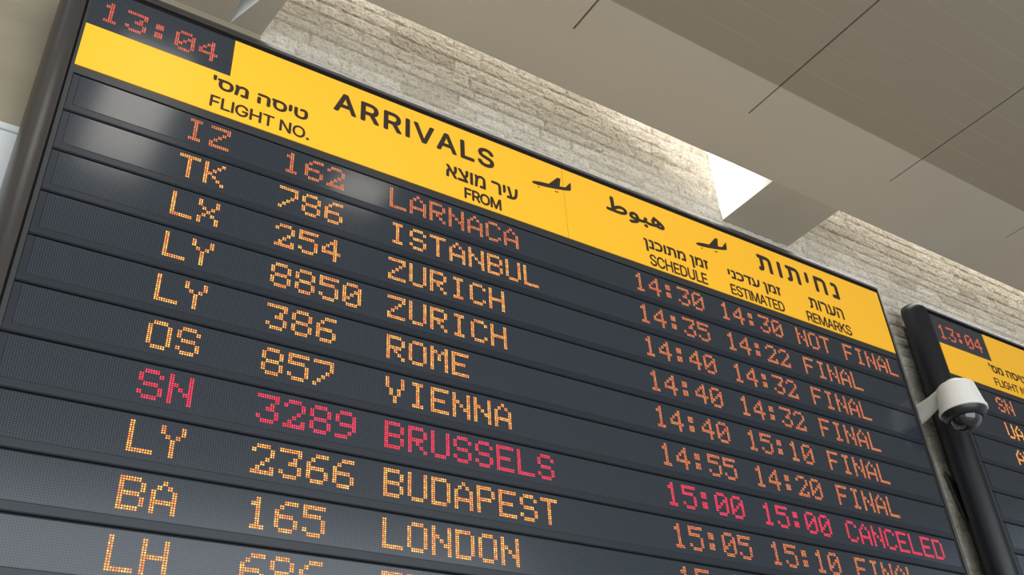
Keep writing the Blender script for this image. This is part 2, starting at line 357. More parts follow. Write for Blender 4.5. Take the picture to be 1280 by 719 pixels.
# ------------------------------------------------------------------ printed lettering
# outlines of the printed words, on a 0..999 box each: points, triangles
GLYPHS = {
'ARRIVALS': ("0 17,51 986,71 986,122 17,103 17,74 593,72 632,70 676,68 726,65 784,62 851,59 928,62 928,59 850,56 782,54 724,51 673,49 630,48 593,19 17,26 287,26 395,96 395,96 287,157 17,157 986,205 986,215 982,224 969,232 948,238 919,244 884,248 842,250 795,252 743,253 687,252 632,250 581,248 534,244 493,238 459,232 431,224 410,215 398,205 393,167 393,167 503,205 503,212 505,217 513,222 525,226 542,230 564,232 589,234 619,235 651,235 687,235 724,234 758,232 788,230 814,226 836,222 854,217 867,211 875,205 878,175 878,175 17,237 17,204 453,224 453,258 17,295 17,295 986,343 986,353 982,361 969,369 948,375 919,381 884,385 842,388 795,389 743,390 687,389 632,388 581,385 534,381 493,375 459,369 431,361 410,353 398,343 393,304 393,304 503,342 503,349 505,354 513,359 525,363 542,367 564,369 589,371 619,372 651,372 687,372 724,371 758,369 788,367 814,363 836,359 854,354 867,348 875,342 878,312 878,312 17,374 17,341 453,361 453,395 17,429 986,446 986,446 17,429 17,530 17,479 986,498 986,527 410,529 374,531 330,533 279,536 220,539 152,542 75,539 75,542 153,545 221,548 280,550 330,552 374,554 410,582 986,601 986,551 17,625 17,675 986,696 986,747 17,728 17,699 593,697 632,695 676,692 726,690 784,687 851,684 928,687 928,684 850,681 782,678 724,676 673,674 630,672 593,643 17,650 287,650 395,721 395,721 287,782 17,782 986,800 986,800 126,864 126,864 17,949 0,939 4,930 15,922 34,915 61,910 93,905 131,901 175,899 224,898 277,916 277,917 242,919 211,921 184,925 161,928 143,933 129,938 119,943 113,949 111,955 113,960 120,966 132,970 148,974 168,977 192,980 219,981 249,982 282,981 311,980 336,978 358,975 376,972 392,968 406,964 419,959 430,954 440,938 473,927 498,918 530,911 568,906 613,903 666,902 726,902 779,905 827,908 870,913 908,918 940,925 965,933 984,941 995,950 999,958 995,966 984,974 965,980 939,986 908,990 872,994 830,996 785,997 737,980 737,978 782,975 820,970 850,964 872,957 886,949 890,943 888,938 881,933 870,929 855,926 836,923 814,921 789,919 762,919 732,919 701,921 675,923 652,926 633,930 617,934 604,938 593,942 583,946 576,960 549,964 541,968 531,973 519,977 505,981 489,985 470,989 448,992 422,995 393,997 360,999 323,999 281,998 230,996 182,993 138,988 98,983 65,976 37,968 16,959 4,61 886,38 395,84 395,90 287,32 287,175 503,175 393,208 395,227 416,312 503,312 393,345 395,364 416,541 118,685 886,662 395,709 395,714 287,657 287",
 "0 19 20,20 21 0,16 1 17,18 17 21,17 1 21,0 21 1,11 13 283,11 283 12,1 16 15,15 14 1,14 13 1,13 11 1,11 12 1,4 3 23,45 67 289,46 45 289,66 46 288,65 26 66,67 45 24,45 46 24,46 66 25,66 26 25,287 284 20,8 7 2,9 8 2,10 9 2,12 10 2,1 12 2,27 64 63,70 42 291,41 51 70,42 70 43,49 48 70,50 49 70,70 51 50,61 29 62,29 28 62,63 62 28,27 63 28,39 38 53,54 53 38,38 37 54,37 36 54,55 54 36,58 57 34,34 33 58,33 32 58,59 58 32,32 31 59,42 43 68,291 42 68,51 41 40,52 51 40,40 39 52,39 53 52,59 31 60,31 30 60,61 60 30,29 61 30,68 43 290,290 43 69,43 70 69,47 69 48,26 65 64,64 27 26,115 93 72,93 94 72,74 112 75,294 91 117,117 91 118,95 117 96,112 74 113,93 115 293,94 93 293,114 94 292,113 74 114,73 114 74,98 97 118,118 99 98,111 110 76,118 90 295,99 118 89,110 109 77,76 110 77,90 118 91,118 97 96,75 112 111,111 76 75,122 121 120,105 104 83,83 82 105,127 126 125,131 130 124,134 133 296,133 135 296,137 136 143,133 134 143,135 133 143,143 136 135,143 134 124,134 132 124,131 124 132,130 129 124,91 294 116,90 91 116,295 90 116,99 89 88,100 99 88,88 87 100,101 100 87,87 86 101,102 101 86,86 85 102,85 84 102,103 102 84,84 83 103,83 104 103,105 82 106,82 81 106,81 80 106,107 106 80,80 79 107,108 107 79,79 78 108,109 108 78,77 109 78,55 36 35,56 55 35,57 56 35,34 57 35,141 140 142,163 164 144,137 143 138,155 157 297,155 297 156,145 159 158,158 157 145,157 155 145,155 156 145,153 152 146,171 169 168,171 168 173,173 172 171,169 171 170,167 148 147,152 151 146,301 298 164,153 146 154,156 154 146,145 156 146,181 180 186,186 185 181,219 218 252,177 189 178,189 188 178,179 178 188,188 187 179,180 179 187,186 180 187,213 257 214,257 256 214,215 214 256,256 255 215,255 254 215,216 215 254,217 216 254,254 253 217,218 217 253,252 218 253,219 252 251,220 219 251,251 250 220,221 220 250,250 249 221,222 221 249,249 248 222,223 222 248,248 247 223,247 224 223,181 185 182,185 184 182,183 182 184,174 193 192,243 227 244,226 244 227,174 192 175,191 175 192,261 260 212,259 212 260,244 226 245,263 262 210,282 195 194,210 262 211,195 282 281,281 196 195,209 264 210,263 210 264,241 229 242,228 242 229,282 194 174,193 174 194,261 212 211,211 262 261,242 228 243,227 243 228,207 206 267,266 207 267,275 274 202,274 273 202,279 278 198,199 198 278,278 277 199,200 199 277,277 276 200,201 200 276,276 275 201,275 202 201,202 273 203,273 272 203,204 203 272,272 271 204,271 270 204,205 204 270,270 269 205,206 205 269,269 268 206,267 206 268,236 235 237,238 237 235,235 234 238,234 233 238,239 238 233,233 232 239,196 281 280,197 196 280,280 279 197,279 198 197,207 266 208,266 265 208,209 208 265,264 209 265,239 232 240,232 231 240,231 230 240,241 240 230,229 241 230,175 191 176,191 190 176,177 176 190,189 177 190,212 259 213,259 258 213,257 213 258,224 247 246,225 224 246,246 245 225,245 226 225,23 3 22,3 2 22,6 5 22,22 2 6,7 6 2,285 286 23,10 12 283,284 287 285,18 21 284,21 20 284,22 5 285,23 22 285,4 23 286,286 285 287,20 19 287,46 25 24,44 69 289,69 47 288,288 289 69,288 46 289,69 44 290,70 48 69,41 70 291,68 71 291,94 114 73,73 72 94,92 117 293,117 95 292,292 293 117,292 94 293,117 92 294,96 117 118,89 118 295,116 119 295,123 122 120,127 125 124,128 127 124,129 128 124,132 134 296,164 165 144,165 162 161,142 140 143,140 139 143,139 138 143,144 165 145,160 159 145,145 165 161,161 160 145,166 167 147,147 146 166,150 149 166,166 146 150,151 150 146,299 300 167,154 156 297,298 301 299,162 165 298,165 164 298,166 149 299,167 166 299,148 167 300,300 299 301,164 163 301"),
'\u05ea\u05d5\u05ea\u05d9\u05d7\u05e0': ("128 0,128 650,127 720,124 775,119 813,113 839,105 854,95 859,1 859,1 999,97 999,114 991,128 965,139 923,146 862,151 781,152 680,152 0,0 0,0 140,13 140,17 144,21 157,24 179,26 209,27 248,28 295,28 925,53 925,53 304,52 211,48 135,43 76,35 34,25 8,11 0,244 0,244 999,269 999,269 0,476 0,476 650,475 720,472 775,467 813,461 839,453 854,443 859,349 859,349 999,445 999,462 991,476 965,487 923,495 862,499 781,501 680,501 0,348 0,348 140,361 140,365 144,369 157,372 179,374 209,376 248,376 295,376 925,401 925,401 304,400 211,397 135,391 76,383 34,373 8,359 0,590 359,590 999,614 999,614 511,602 359,788 999,805 991,819 965,830 923,837 862,842 781,843 680,843 0,818 0,818 650,817 720,815 775,810 813,803 839,795 854,786 859,728 859,728 0,703 0,703 999,920 0,920 140,974 140,974 751,974 786,972 814,970 834,967 848,963 856,958 859,929 859,929 999,965 999,974 993,983 976,989 947,995 904,998 845,999 770,999 0,28 859,53 859,376 859,401 859",
 "21 20 35,19 18 35,35 20 19,22 34 33,21 35 34,34 22 21,9 8 27,7 10 28,6 5 11,10 7 6,6 11 10,22 33 32,23 22 32,32 31 23,24 23 31,31 30 24,25 24 30,30 29 25,26 25 29,9 27 28,28 10 9,37 39 38,75 59 58,39 37 36,62 61 74,62 74 73,73 72 62,63 62 72,72 71 63,64 63 71,71 70 64,65 64 70,70 69 65,69 66 65,74 61 75,61 60 75,59 75 60,49 48 67,67 68 49,1 0 17,17 16 1,2 1 16,16 15 2,3 2 15,15 14 3,4 3 14,14 13 4,13 12 4,5 4 12,11 5 12,50 47 46,45 51 46,50 46 51,41 40 57,42 55 43,55 54 43,44 43 54,54 53 44,53 52 44,45 44 52,51 45 52,80 79 76,77 76 79,79 78 77,94 82 95,81 95 82,95 81 96,97 96 81,100 97 81,98 97 99,97 100 99,41 57 56,42 41 56,55 42 56,84 83 93,90 89 88,88 87 90,91 90 87,87 86 91,92 91 86,86 85 92,93 92 85,84 93 85,110 109 113,120 119 103,119 104 103,104 119 105,119 118 105,106 105 118,118 117 106,107 106 117,117 116 107,116 115 107,108 107 115,115 114 108,109 108 114,113 109 114,120 103 101,102 101 103,112 111 110,110 113 112,93 83 94,82 94 83,47 50 68,49 68 50,122 121 29,121 122 28,26 29 121,27 8 121,28 27 121,7 28 122,124 123 69,123 124 68,66 69 123,67 48 123,68 67 123,47 68 124"),
'\ufec1\ufeee\ufe92\ufeeb': ("165 230,146 230,127 231,110 232,94 233,78 235,64 237,51 238,38 241,27 243,17 245,8 248,0 250,4 332,14 330,24 327,36 325,48 323,61 321,75 320,90 319,105 318,121 317,138 317,155 317,174 316,194 317,212 320,229 325,245 332,259 340,271 351,281 363,290 378,297 394,302 411,305 431,306 452,305 467,303 483,300 498,296 512,291 525,284 537,276 545,267 551,255 552,240 549,225 541,210 526,196 507,181 485,168 460,155 433,143 406,132 379,122 353,114 329,107 307,66 310,76 347,89 385,102 423,116 460,132 496,148 530,165 560,183 587,202 609,220 626,239 636,258 639,275 637,290 629,303 615,314 598,324 576,332 551,337 523,341 493,342 460,340 420,335 382,326 346,312 313,294 285,271 261,242 244,206 233,91 348,82 999,120 999,130 422,391 0,382 87,401 93,418 101,434 111,450 122,463 137,476 155,486 176,495 201,502 230,508 263,511 302,512 346,510 391,507 431,500 466,491 492,481 508,469 513,463 511,457 506,451 496,445 484,441 469,437 451,434 431,432 410,431 388,432 376,433 366,435 357,438 350,442 343,446 338,452 334,458 331,465 328,473 326,482 325,491 325,591 325,597 324,602 319,606 313,608 304,610 294,610 284,609 273,607 262,604 252,599 244,593 240,587 238,473 238,460 240,446 244,434 252,423 263,413 277,405 295,398 316,395 342,394 371,394 401,396 429,400 457,404 483,410 507,416 530,424 550,432 567,442 581,451 592,462 598,473 600,487 597,500 587,512 571,522 549,531 520,539 485,544 443,548 395,549 340,547 277,541 220,531 170,517 125,500 88,478 56,453 31,424 12,604 326,614 328,622 333,629 340,635 350,640 364,644 381,647 403,650 430,653 462,656 499,660 543,697 527,696 514,694 500,693 485,691 469,690 454,689 439,688 424,687 411,687 399,688 385,689 373,692 361,695 350,702 342,710 334,721 329,736 326,754 325,760 324,764 319,768 313,770 304,772 294,772 284,772 273,769 262,766 252,761 244,755 240,749 238,730 239,714 244,701 250,690 260,681 272,675 287,670 305,667 325,664 348,678 346,673 325,668 307,662 291,656 278,650 267,643 258,636 251,627 246,619 242,609 240,598 239,667 41,661 43,655 48,650 57,646 67,644 80,643 93,644 107,646 119,650 130,655 139,661 144,667 146,673 144,678 139,683 130,687 119,689 107,690 93,689 80,687 67,683 57,678 48,673 43,931 235,918 236,905 240,891 247,878 256,865 268,852 281,840 297,829 316,819 336,809 358,801 383,795 408,790 436,787 465,786 495,787 526,790 555,795 583,802 608,810 630,820 648,831 662,844 670,858 673,872 670,884 662,894 647,904 628,912 606,918 580,922 553,925 524,926 495,924 456,919 419,911 386,899 355,886 328,869 305,851 285,832 268,812 255,791 246,770 240,770 326,785 328,799 333,812 339,824 346,834 355,847 368,859 383,868 401,876 419,882 437,886 456,889 475,891 492,891 508,891 523,889 537,887 551,884 564,880 575,876 585,871 592,865 596,858 598,851 596,845 592,839 585,834 575,830 564,826 550,824 536,822 521,822 506,823 477,826 451,832 427,839 405,848 386,858 368,869 353,881 341,893 331,906 324,917 320,929 319,939 320,947 324,953 331,957 341,959 354,960 371,960 376,960 383,959 391,958 402,955 415,951 431,946 449,939 470,930 494,918 520,904 550,887 584,867 620,844 661,816 706,839 771,867 724,892 680,914 641,932 605,948 572,960 542,971 516,979 491,986 469,991 449,994 431,997 414,998 399,999 384,999 369,998 347,996 325,992 304,987 285,979 268,970 254,959 243,946 237,110 318,69 321,91 391,129 488,511 325,504 238,548 325,543 238,669 311,850 284,816 341,854 376,889 335,926 503,840 667",
 "13 12 11,14 10 15,10 14 11,13 11 14,16 9 8,7 17 8,16 8 17,15 10 9,9 16 15,59 6 5,19 59 20,58 21 20,89 20 21,60 19 20,20 89 60,89 61 60,6 59 7,17 7 59,18 17 59,59 19 410,19 60 410,62 63 90,1 23 2,55 54 92,2 23 22,63 92 412,88 26 0,26 25 0,24 0 25,65 52 51,66 65 51,51 50 66,50 67 66,0 24 1,23 1 24,92 54 53,64 92 53,53 52 64,52 65 64,58 4 3,3 2 58,2 22 58,21 58 409,89 21 57,57 56 89,62 411 92,92 63 62,63 412 90,28 27 87,87 29 28,69 48 47,70 69 47,47 46 70,46 71 70,44 72 45,31 86 85,32 31 85,72 44 73,29 87 86,30 29 86,86 31 30,71 46 45,45 72 71,83 82 35,36 35 82,94 93 95,36 82 81,37 36 81,81 80 37,38 37 80,80 79 38,39 38 79,79 78 39,40 39 78,77 40 78,32 85 84,33 32 84,84 83 33,34 33 83,83 35 34,40 77 41,77 76 41,42 41 76,76 75 42,43 42 75,75 74 43,44 43 74,73 44 74,87 27 88,26 88 27,67 50 49,68 67 49,49 48 68,48 69 68,96 185 97,150 127 151,127 126 151,152 151 126,126 125 152,153 152 125,125 124 153,161 160 118,118 117 161,162 161 117,117 116 162,163 162 116,129 148 130,148 129 149,128 149 129,113 167 166,133 132 147,131 147 132,111 169 112,168 112 169,98 184 183,99 98 183,147 131 148,130 148 131,167 113 112,112 168 167,97 185 184,184 98 97,149 128 150,127 150 128,163 116 115,164 163 115,115 114 164,165 164 114,114 113 165,113 166 165,249 145 146,145 134 146,104 414 178,146 134 178,180 179 103,105 104 178,413 105 178,177 176 106,107 106 176,176 175 107,108 107 175,175 174 108,109 108 174,174 173 109,137 186 136,139 187 138,143 144 248,142 143 248,248 247 142,247 141 142,141 140 142,138 187 137,186 137 187,255 254 256,258 257 256,188 245 244,189 188 244,141 247 246,140 141 246,246 245 140,245 188 140,139 140 188,187 139 188,248 144 249,145 249 144,134 145 144,144 143 134,143 142 134,142 140 134,140 139 134,135 134 139,139 138 135,138 137 135,137 136 135,136 186 135,134 135 186,99 183 182,100 99 182,101 100 182,182 181 101,102 101 181,181 180 102,180 103 102,414 104 147,133 147 104,104 105 133,105 413 133,109 173 110,173 172 110,172 171 110,111 110 171,171 170 111,169 111 170,95 93 185,185 96 95,153 124 154,124 123 154,155 154 123,123 122 155,156 155 122,122 121 156,157 156 121,121 120 157,158 157 120,120 119 158,159 158 119,119 118 159,118 160 159,261 260 259,234 239 235,239 236 417,236 241 240,237 236 239,239 238 237,253 252 251,251 250 253,259 253 250,261 259 262,265 271 266,269 268 270,271 270 268,266 271 268,268 267 266,250 273 272,272 271 250,271 265 250,259 250 265,262 259 265,265 264 262,263 262 264,238 239 211,211 210 238,210 209 238,209 208 238,237 238 208,208 207 237,193 237 207,194 193 207,207 206 194,206 205 194,195 194 205,205 204 195,204 203 195,203 202 195,196 195 202,202 201 196,201 200 196,197 196 200,200 199 197,199 198 197,214 229 215,229 214 230,213 230 214,216 228 227,216 227 226,215 229 228,228 216 215,224 225 318,220 319 219,221 222 320,223 222 224,221 320 220,319 220 320,226 227 318,318 225 226,216 226 225,225 224 216,224 222 216,222 221 216,217 216 221,221 220 217,220 219 217,218 217 219,219 319 218,217 218 319,321 317 316,316 322 321,323 283 282,282 283 316,322 316 283,283 323 419,285 284 354,286 285 354,354 353 286,287 286 353,353 352 287,350 349 291,292 291 349,349 348 292,293 292 348,348 347 293,294 293 347,224 318 317,223 224 317,222 223 317,320 222 317,317 321 320,216 217 319,287 352 288,289 288 352,352 351 289,290 289 351,351 350 290,350 291 290,227 228 318,230 213 231,232 231 213,213 212 232,233 232 212,234 233 212,239 234 212,211 239 212,281 325 324,325 356 324,355 324 356,279 313 280,314 280 313,341 382 342,343 342 382,314 281 418,314 313 281,313 357 281,325 281 357,325 357 420,383 344 343,343 382 383,382 298 383,297 383 298,298 386 297,385 297 386,302 301 381,312 278 277,277 360 312,359 312 421,336 381 337,338 337 381,339 338 381,301 387 300,299 300 387,313 279 278,278 312 313,312 359 313,359 358 313,357 313 358,326 357 358,327 326 358,358 359 327,359 311 327,311 328 327,382 341 340,340 339 382,339 381 382,381 301 382,301 300 382,300 299 382,298 382 299,386 298 299,299 387 386,275 362 276,361 276 362,379 305 380,305 304 380,303 380 304,306 422 378,364 408 365,408 364 274,363 274 364,274 363 275,362 275 363,422 306 379,305 379 306,306 390 305,390 389 305,304 305 389,303 304 389,388 303 389,366 406 405,367 366 405,405 404 367,404 403 367,403 402 367,368 367 402,402 401 368,369 368 401,401 400 369,400 399 369,370 369 399,371 370 399,399 398 371,372 371 398,398 397 372,373 372 397,397 396 373,396 395 373,374 373 395,395 394 374,365 408 407,407 406 365,406 366 365,374 394 375,394 393 375,376 375 393,393 392 376,377 376 392,392 391 377,378 377 391,306 378 391,390 306 391,276 361 277,360 277 361,328 311 310,329 328 310,310 309 329,330 329 309,309 308 330,331 330 308,332 331 308,308 307 332,307 379 332,333 332 379,334 333 379,379 380 334,335 334 380,336 335 380,381 336 380,380 303 381,302 381 303,303 388 302,301 302 388,387 301 388,282 316 315,315 281 282,281 324 282,323 282 324,324 355 323,284 323 355,354 284 355,294 347 346,346 345 294,295 294 345,345 344 295,296 295 344,344 383 296,383 297 423,423 297 384,297 385 384,256 254 253,258 256 253,253 259 258,189 244 243,243 242 189,190 189 242,242 241 190,241 236 190,236 237 190,191 190 237,192 191 237,237 193 192,57 21 409,58 22 409,4 58 5,59 5 58,58 20 59,18 59 410,61 89 411,411 62 90,91 90 412,92 64 412,55 92 56,89 56 92,411 89 92,177 106 413,413 415 177,415 413 178,103 179 414,416 414 179,414 416 178,178 134 415,146 178 416,236 240 417,235 239 417,281 315 418,322 283 419,312 360 421,280 314 418,323 284 419,356 325 420,357 326 420,311 359 421,379 307 422,296 383 423"),
"'\u05e1\u05de \u05d4\u05e1\u05d9\u05d8": ("24 999,19 644,5 644,0 999,131 0,121 3,112 12,103 27,95 48,87 74,80 107,75 146,70 191,66 241,63 298,61 360,61 429,61 480,62 531,63 581,65 630,66 675,68 717,49 717,49 831,130 831,144 826,157 808,169 780,179 741,186 693,193 636,197 571,200 499,201 419,200 356,198 297,196 243,192 193,187 149,182 111,175 77,168 50,160 28,151 13,141 3,130 107,138 110,145 117,151 129,157 146,161 167,166 192,169 222,172 255,174 292,176 332,177 376,177 422,176 492,174 552,171 600,166 638,160 669,153 691,145 705,136 714,126 717,91 717,90 690,89 655,87 611,85 561,85 504,84 441,85 341,89 259,95 193,103 145,115 117,302 848,313 844,323 832,332 812,339 785,345 753,350 714,354 670,356 622,357 569,357 18,291 18,291 132,334 132,334 550,333 603,330 649,326 687,319 716,311 733,301 739,292 736,285 725,278 706,273 681,268 650,264 612,262 569,259 521,258 467,249 18,226 18,237 581,227 831,250 831,254 716,255 716,258 733,260 750,263 765,266 780,269 794,272 807,276 819,280 829,285 837,290 843,296 847,565 18,565 547,564 604,562 649,557 680,551 701,544 713,536 717,464 717,464 831,537 831,553 824,566 804,575 770,582 720,587 654,588 572,588 18,464 18,464 504,487 504,487 18,699 0,689 3,679 12,670 27,662 48,655 74,648 107,642 146,638 191,634 241,631 298,629 360,628 429,629 480,629 531,631 581,632 630,634 675,636 717,617 717,617 831,697 831,712 826,725 808,737 780,746 741,754 693,760 636,765 571,768 499,768 419,768 356,766 297,763 243,760 193,755 149,749 111,743 77,736 50,727 28,719 13,709 3,697 107,705 110,712 117,719 129,724 146,729 167,733 192,737 222,740 255,742 292,744 332,745 376,745 422,744 492,742 552,738 600,734 638,728 669,721 691,712 705,703 714,693 717,659 717,658 690,656 655,655 611,653 561,652 504,652 441,653 341,657 259,662 193,671 145,683 117,800 311,800 831,823 831,823 434,812 311,928 0,918 3,909 10,900 23,892 42,885 66,878 97,873 134,868 177,865 228,862 286,860 351,860 425,860 831,883 831,883 425,883 362,885 306,888 256,891 212,896 175,903 146,910 124,919 111,929 107,939 111,947 124,955 146,961 175,966 212,970 256,973 306,974 362,975 425,975 460,975 496,975 532,974 567,973 599,972 630,970 658,968 682,965 702,961 717,956 727,951 730,946 728,942 724,936 717,931 708,926 698,922 686,922 804,925 812,930 821,935 831,940 839,947 843,953 845,963 842,971 831,978 813,984 788,988 758,992 723,994 682,996 638,998 589,998 537,999 482,999 425,998 338,995 262,990 194,984 136,976 87,966 49,955 22,942 5",
 "3 2 1,1 0 3,24 23 22,7 78 8,79 6 5,5 46 79,6 79 7,78 7 79,8 78 9,78 77 9,9 77 10,11 10 77,12 11 77,77 76 12,13 12 76,76 75 13,14 13 75,15 14 75,75 74 15,16 15 74,17 16 74,74 73 17,18 17 73,73 72 18,19 18 72,20 19 72,72 71 20,21 20 71,71 70 21,22 21 70,70 69 22,69 68 22,24 22 68,44 48 45,47 4 45,45 48 47,65 26 66,25 66 26,43 50 49,50 43 42,43 49 44,48 44 49,64 27 65,26 65 27,39 38 53,54 53 38,38 37 54,55 54 37,37 36 55,56 55 36,60 59 32,32 31 60,61 60 31,31 30 61,50 42 41,51 50 41,41 40 51,52 51 40,40 39 52,39 53 52,61 30 62,30 29 62,63 62 29,29 28 63,64 63 28,27 64 28,46 5 4,4 47 46,66 25 67,68 67 25,24 68 25,113 112 115,115 114 113,106 105 116,109 108 112,108 107 112,107 106 112,115 112 106,106 116 115,122 121 103,124 102 125,122 103 102,123 122 102,102 124 123,127 100 80,100 127 101,98 82 99,81 99 82,80 100 99,99 81 80,125 102 101,126 125 101,101 127 126,116 105 104,117 116 104,118 117 104,119 118 104,104 103 119,120 119 103,103 121 120,96 95 87,87 86 96,86 85 96,137 136 135,147 146 149,149 148 147,90 89 93,94 93 89,95 94 89,89 88 95,87 95 88,133 139 134,138 134 139,133 132 140,139 133 140,129 128 145,129 145 144,130 129 144,144 143 130,131 130 143,143 142 131,132 131 142,142 141 132,140 132 141,134 138 135,137 135 138,90 93 91,92 91 93,96 85 97,85 84 97,98 97 84,84 83 98,82 98 83,111 110 109,56 36 35,57 56 35,35 34 57,58 57 34,34 33 58,59 58 33,32 59 33,159 158 222,222 221 159,160 159 221,219 218 164,165 164 218,166 165 218,218 217 166,167 166 217,217 216 167,168 167 216,216 215 168,151 225 152,152 225 153,225 224 153,154 153 224,150 193 192,190 194 191,193 150 191,191 194 193,211 172 212,171 212 172,150 192 151,225 151 192,212 171 213,214 213 171,154 224 155,224 223 155,156 155 223,157 156 223,158 157 223,222 158 223,168 215 214,196 195 189,196 189 188,188 187 196,197 196 187,210 209 174,173 210 174,229 228 227,230 229 226,229 227 226,181 180 203,204 203 180,180 179 204,197 187 186,198 197 186,186 185 198,199 198 185,185 184 199,200 199 184,184 183 200,201 200 183,183 182 201,202 201 182,182 181 202,181 203 202,204 179 205,179 178 205,206 205 178,178 177 206,207 206 177,177 176 207,208 207 176,176 175 208,209 208 175,174 209 175,189 195 190,194 190 195,210 173 211,172 211 173,246 245 244,234 252 235,235 252 236,252 251 236,236 251 237,238 237 251,251 250 238,239 238 250,250 249 239,240 239 249,249 248 240,241 240 248,248 247 241,242 241 247,231 255 232,254 232 255,283 282 281,309 257 256,286 279 278,287 286 278,278 277 287,277 288 287,255 231 309,309 256 255,283 281 280,284 283 280,280 279 284,285 284 279,279 286 285,232 254 233,254 253 233,234 233 253,252 234 253,274 290 275,289 276 275,275 290 289,258 308 307,290 274 291,302 301 263,264 263 301,265 264 301,301 300 265,266 265 300,300 299 266,267 266 299,258 307 306,259 258 306,306 305 259,260 259 305,305 304 260,261 260 304,304 303 261,262 261 303,303 302 262,302 263 262,267 299 268,299 298 268,269 268 298,298 297 269,270 269 297,297 296 270,271 270 296,296 295 271,272 271 295,295 294 272,294 293 272,273 272 293,293 292 273,274 273 292,291 274 292,257 309 308,308 258 257,288 277 276,276 289 288,242 247 243,247 246 243,246 244 243,160 221 161,221 220 161,162 161 220,163 162 220,220 219 163,219 164 163,170 169 168,168 214 170,214 171 170,109 112 111"),
'FLIGHT NO.': ("0 13,0 986,87 986,87 877,18 877,18 545,80 545,80 436,18 436,18 13,108 13,108 986,126 986,126 122,193 122,193 13,209 986,227 986,227 13,209 13,310 0,298 7,286 27,276 61,267 107,260 165,254 234,249 313,247 402,246 499,247 597,249 686,254 765,260 834,267 892,276 938,286 972,297 992,309 999,316 996,323 989,330 976,336 959,342 937,347 911,352 880,357 847,360 809,363 769,366 726,367 680,349 680,347 710,345 739,343 765,340 789,337 810,334 830,331 846,327 860,323 871,318 878,314 883,309 885,301 880,293 865,286 840,279 806,274 762,270 709,266 647,264 577,264 499,264 421,266 351,270 290,274 237,280 194,286 159,293 134,301 119,310 114,317 118,325 130,331 149,337 176,342 209,345 249,348 294,350 345,351 400,356 394,314 394,314 502,368 502,368 396,368 319,365 249,361 187,355 132,348 86,340 49,331 22,321 5,390 13,390 986,409 986,409 565,483 565,483 986,502 986,502 13,483 13,483 456,409 456,409 13,521 877,521 986,629 986,629 877,584 877,584 13,566 13,566 877,694 13,694 986,715 986,773 362,775 345,776 325,778 301,781 275,783 247,785 217,788 185,790 152,793 118,790 116,790 151,789 186,789 220,789 253,789 284,789 314,789 341,788 365,788 386,788 986,807 986,807 13,785 13,733 568,731 593,729 619,726 645,724 674,721 706,718 742,715 781,711 827,707 878,710 881,710 834,711 789,711 747,711 708,711 672,712 640,712 612,712 589,712 569,712 13,892 0,880 7,869 27,859 61,850 107,843 164,836 233,832 313,829 401,828 499,829 597,832 686,836 765,843 834,850 892,859 938,869 972,880 992,892 999,903 992,914 972,924 938,933 892,941 834,947 765,951 686,954 597,955 499,954 401,951 313,947 233,941 164,933 107,924 61,914 27,903 7,892 114,900 119,907 134,915 158,921 192,927 236,931 289,935 350,937 420,937 499,937 578,935 649,931 710,927 763,921 807,915 841,907 865,900 880,892 885,883 880,876 865,868 840,862 806,856 763,852 710,848 648,846 578,846 499,846 420,848 350,852 289,856 236,862 193,868 159,876 134,883 119,986 5,983 7,980 16,977 30,975 48,974 69,973 91,974 115,975 135,977 153,980 168,983 176,986 179,990 176,993 168,995 153,997 135,999 115,999 91,999 69,997 48,995 30,993 16,990 7,351 394,790 162,710 835",
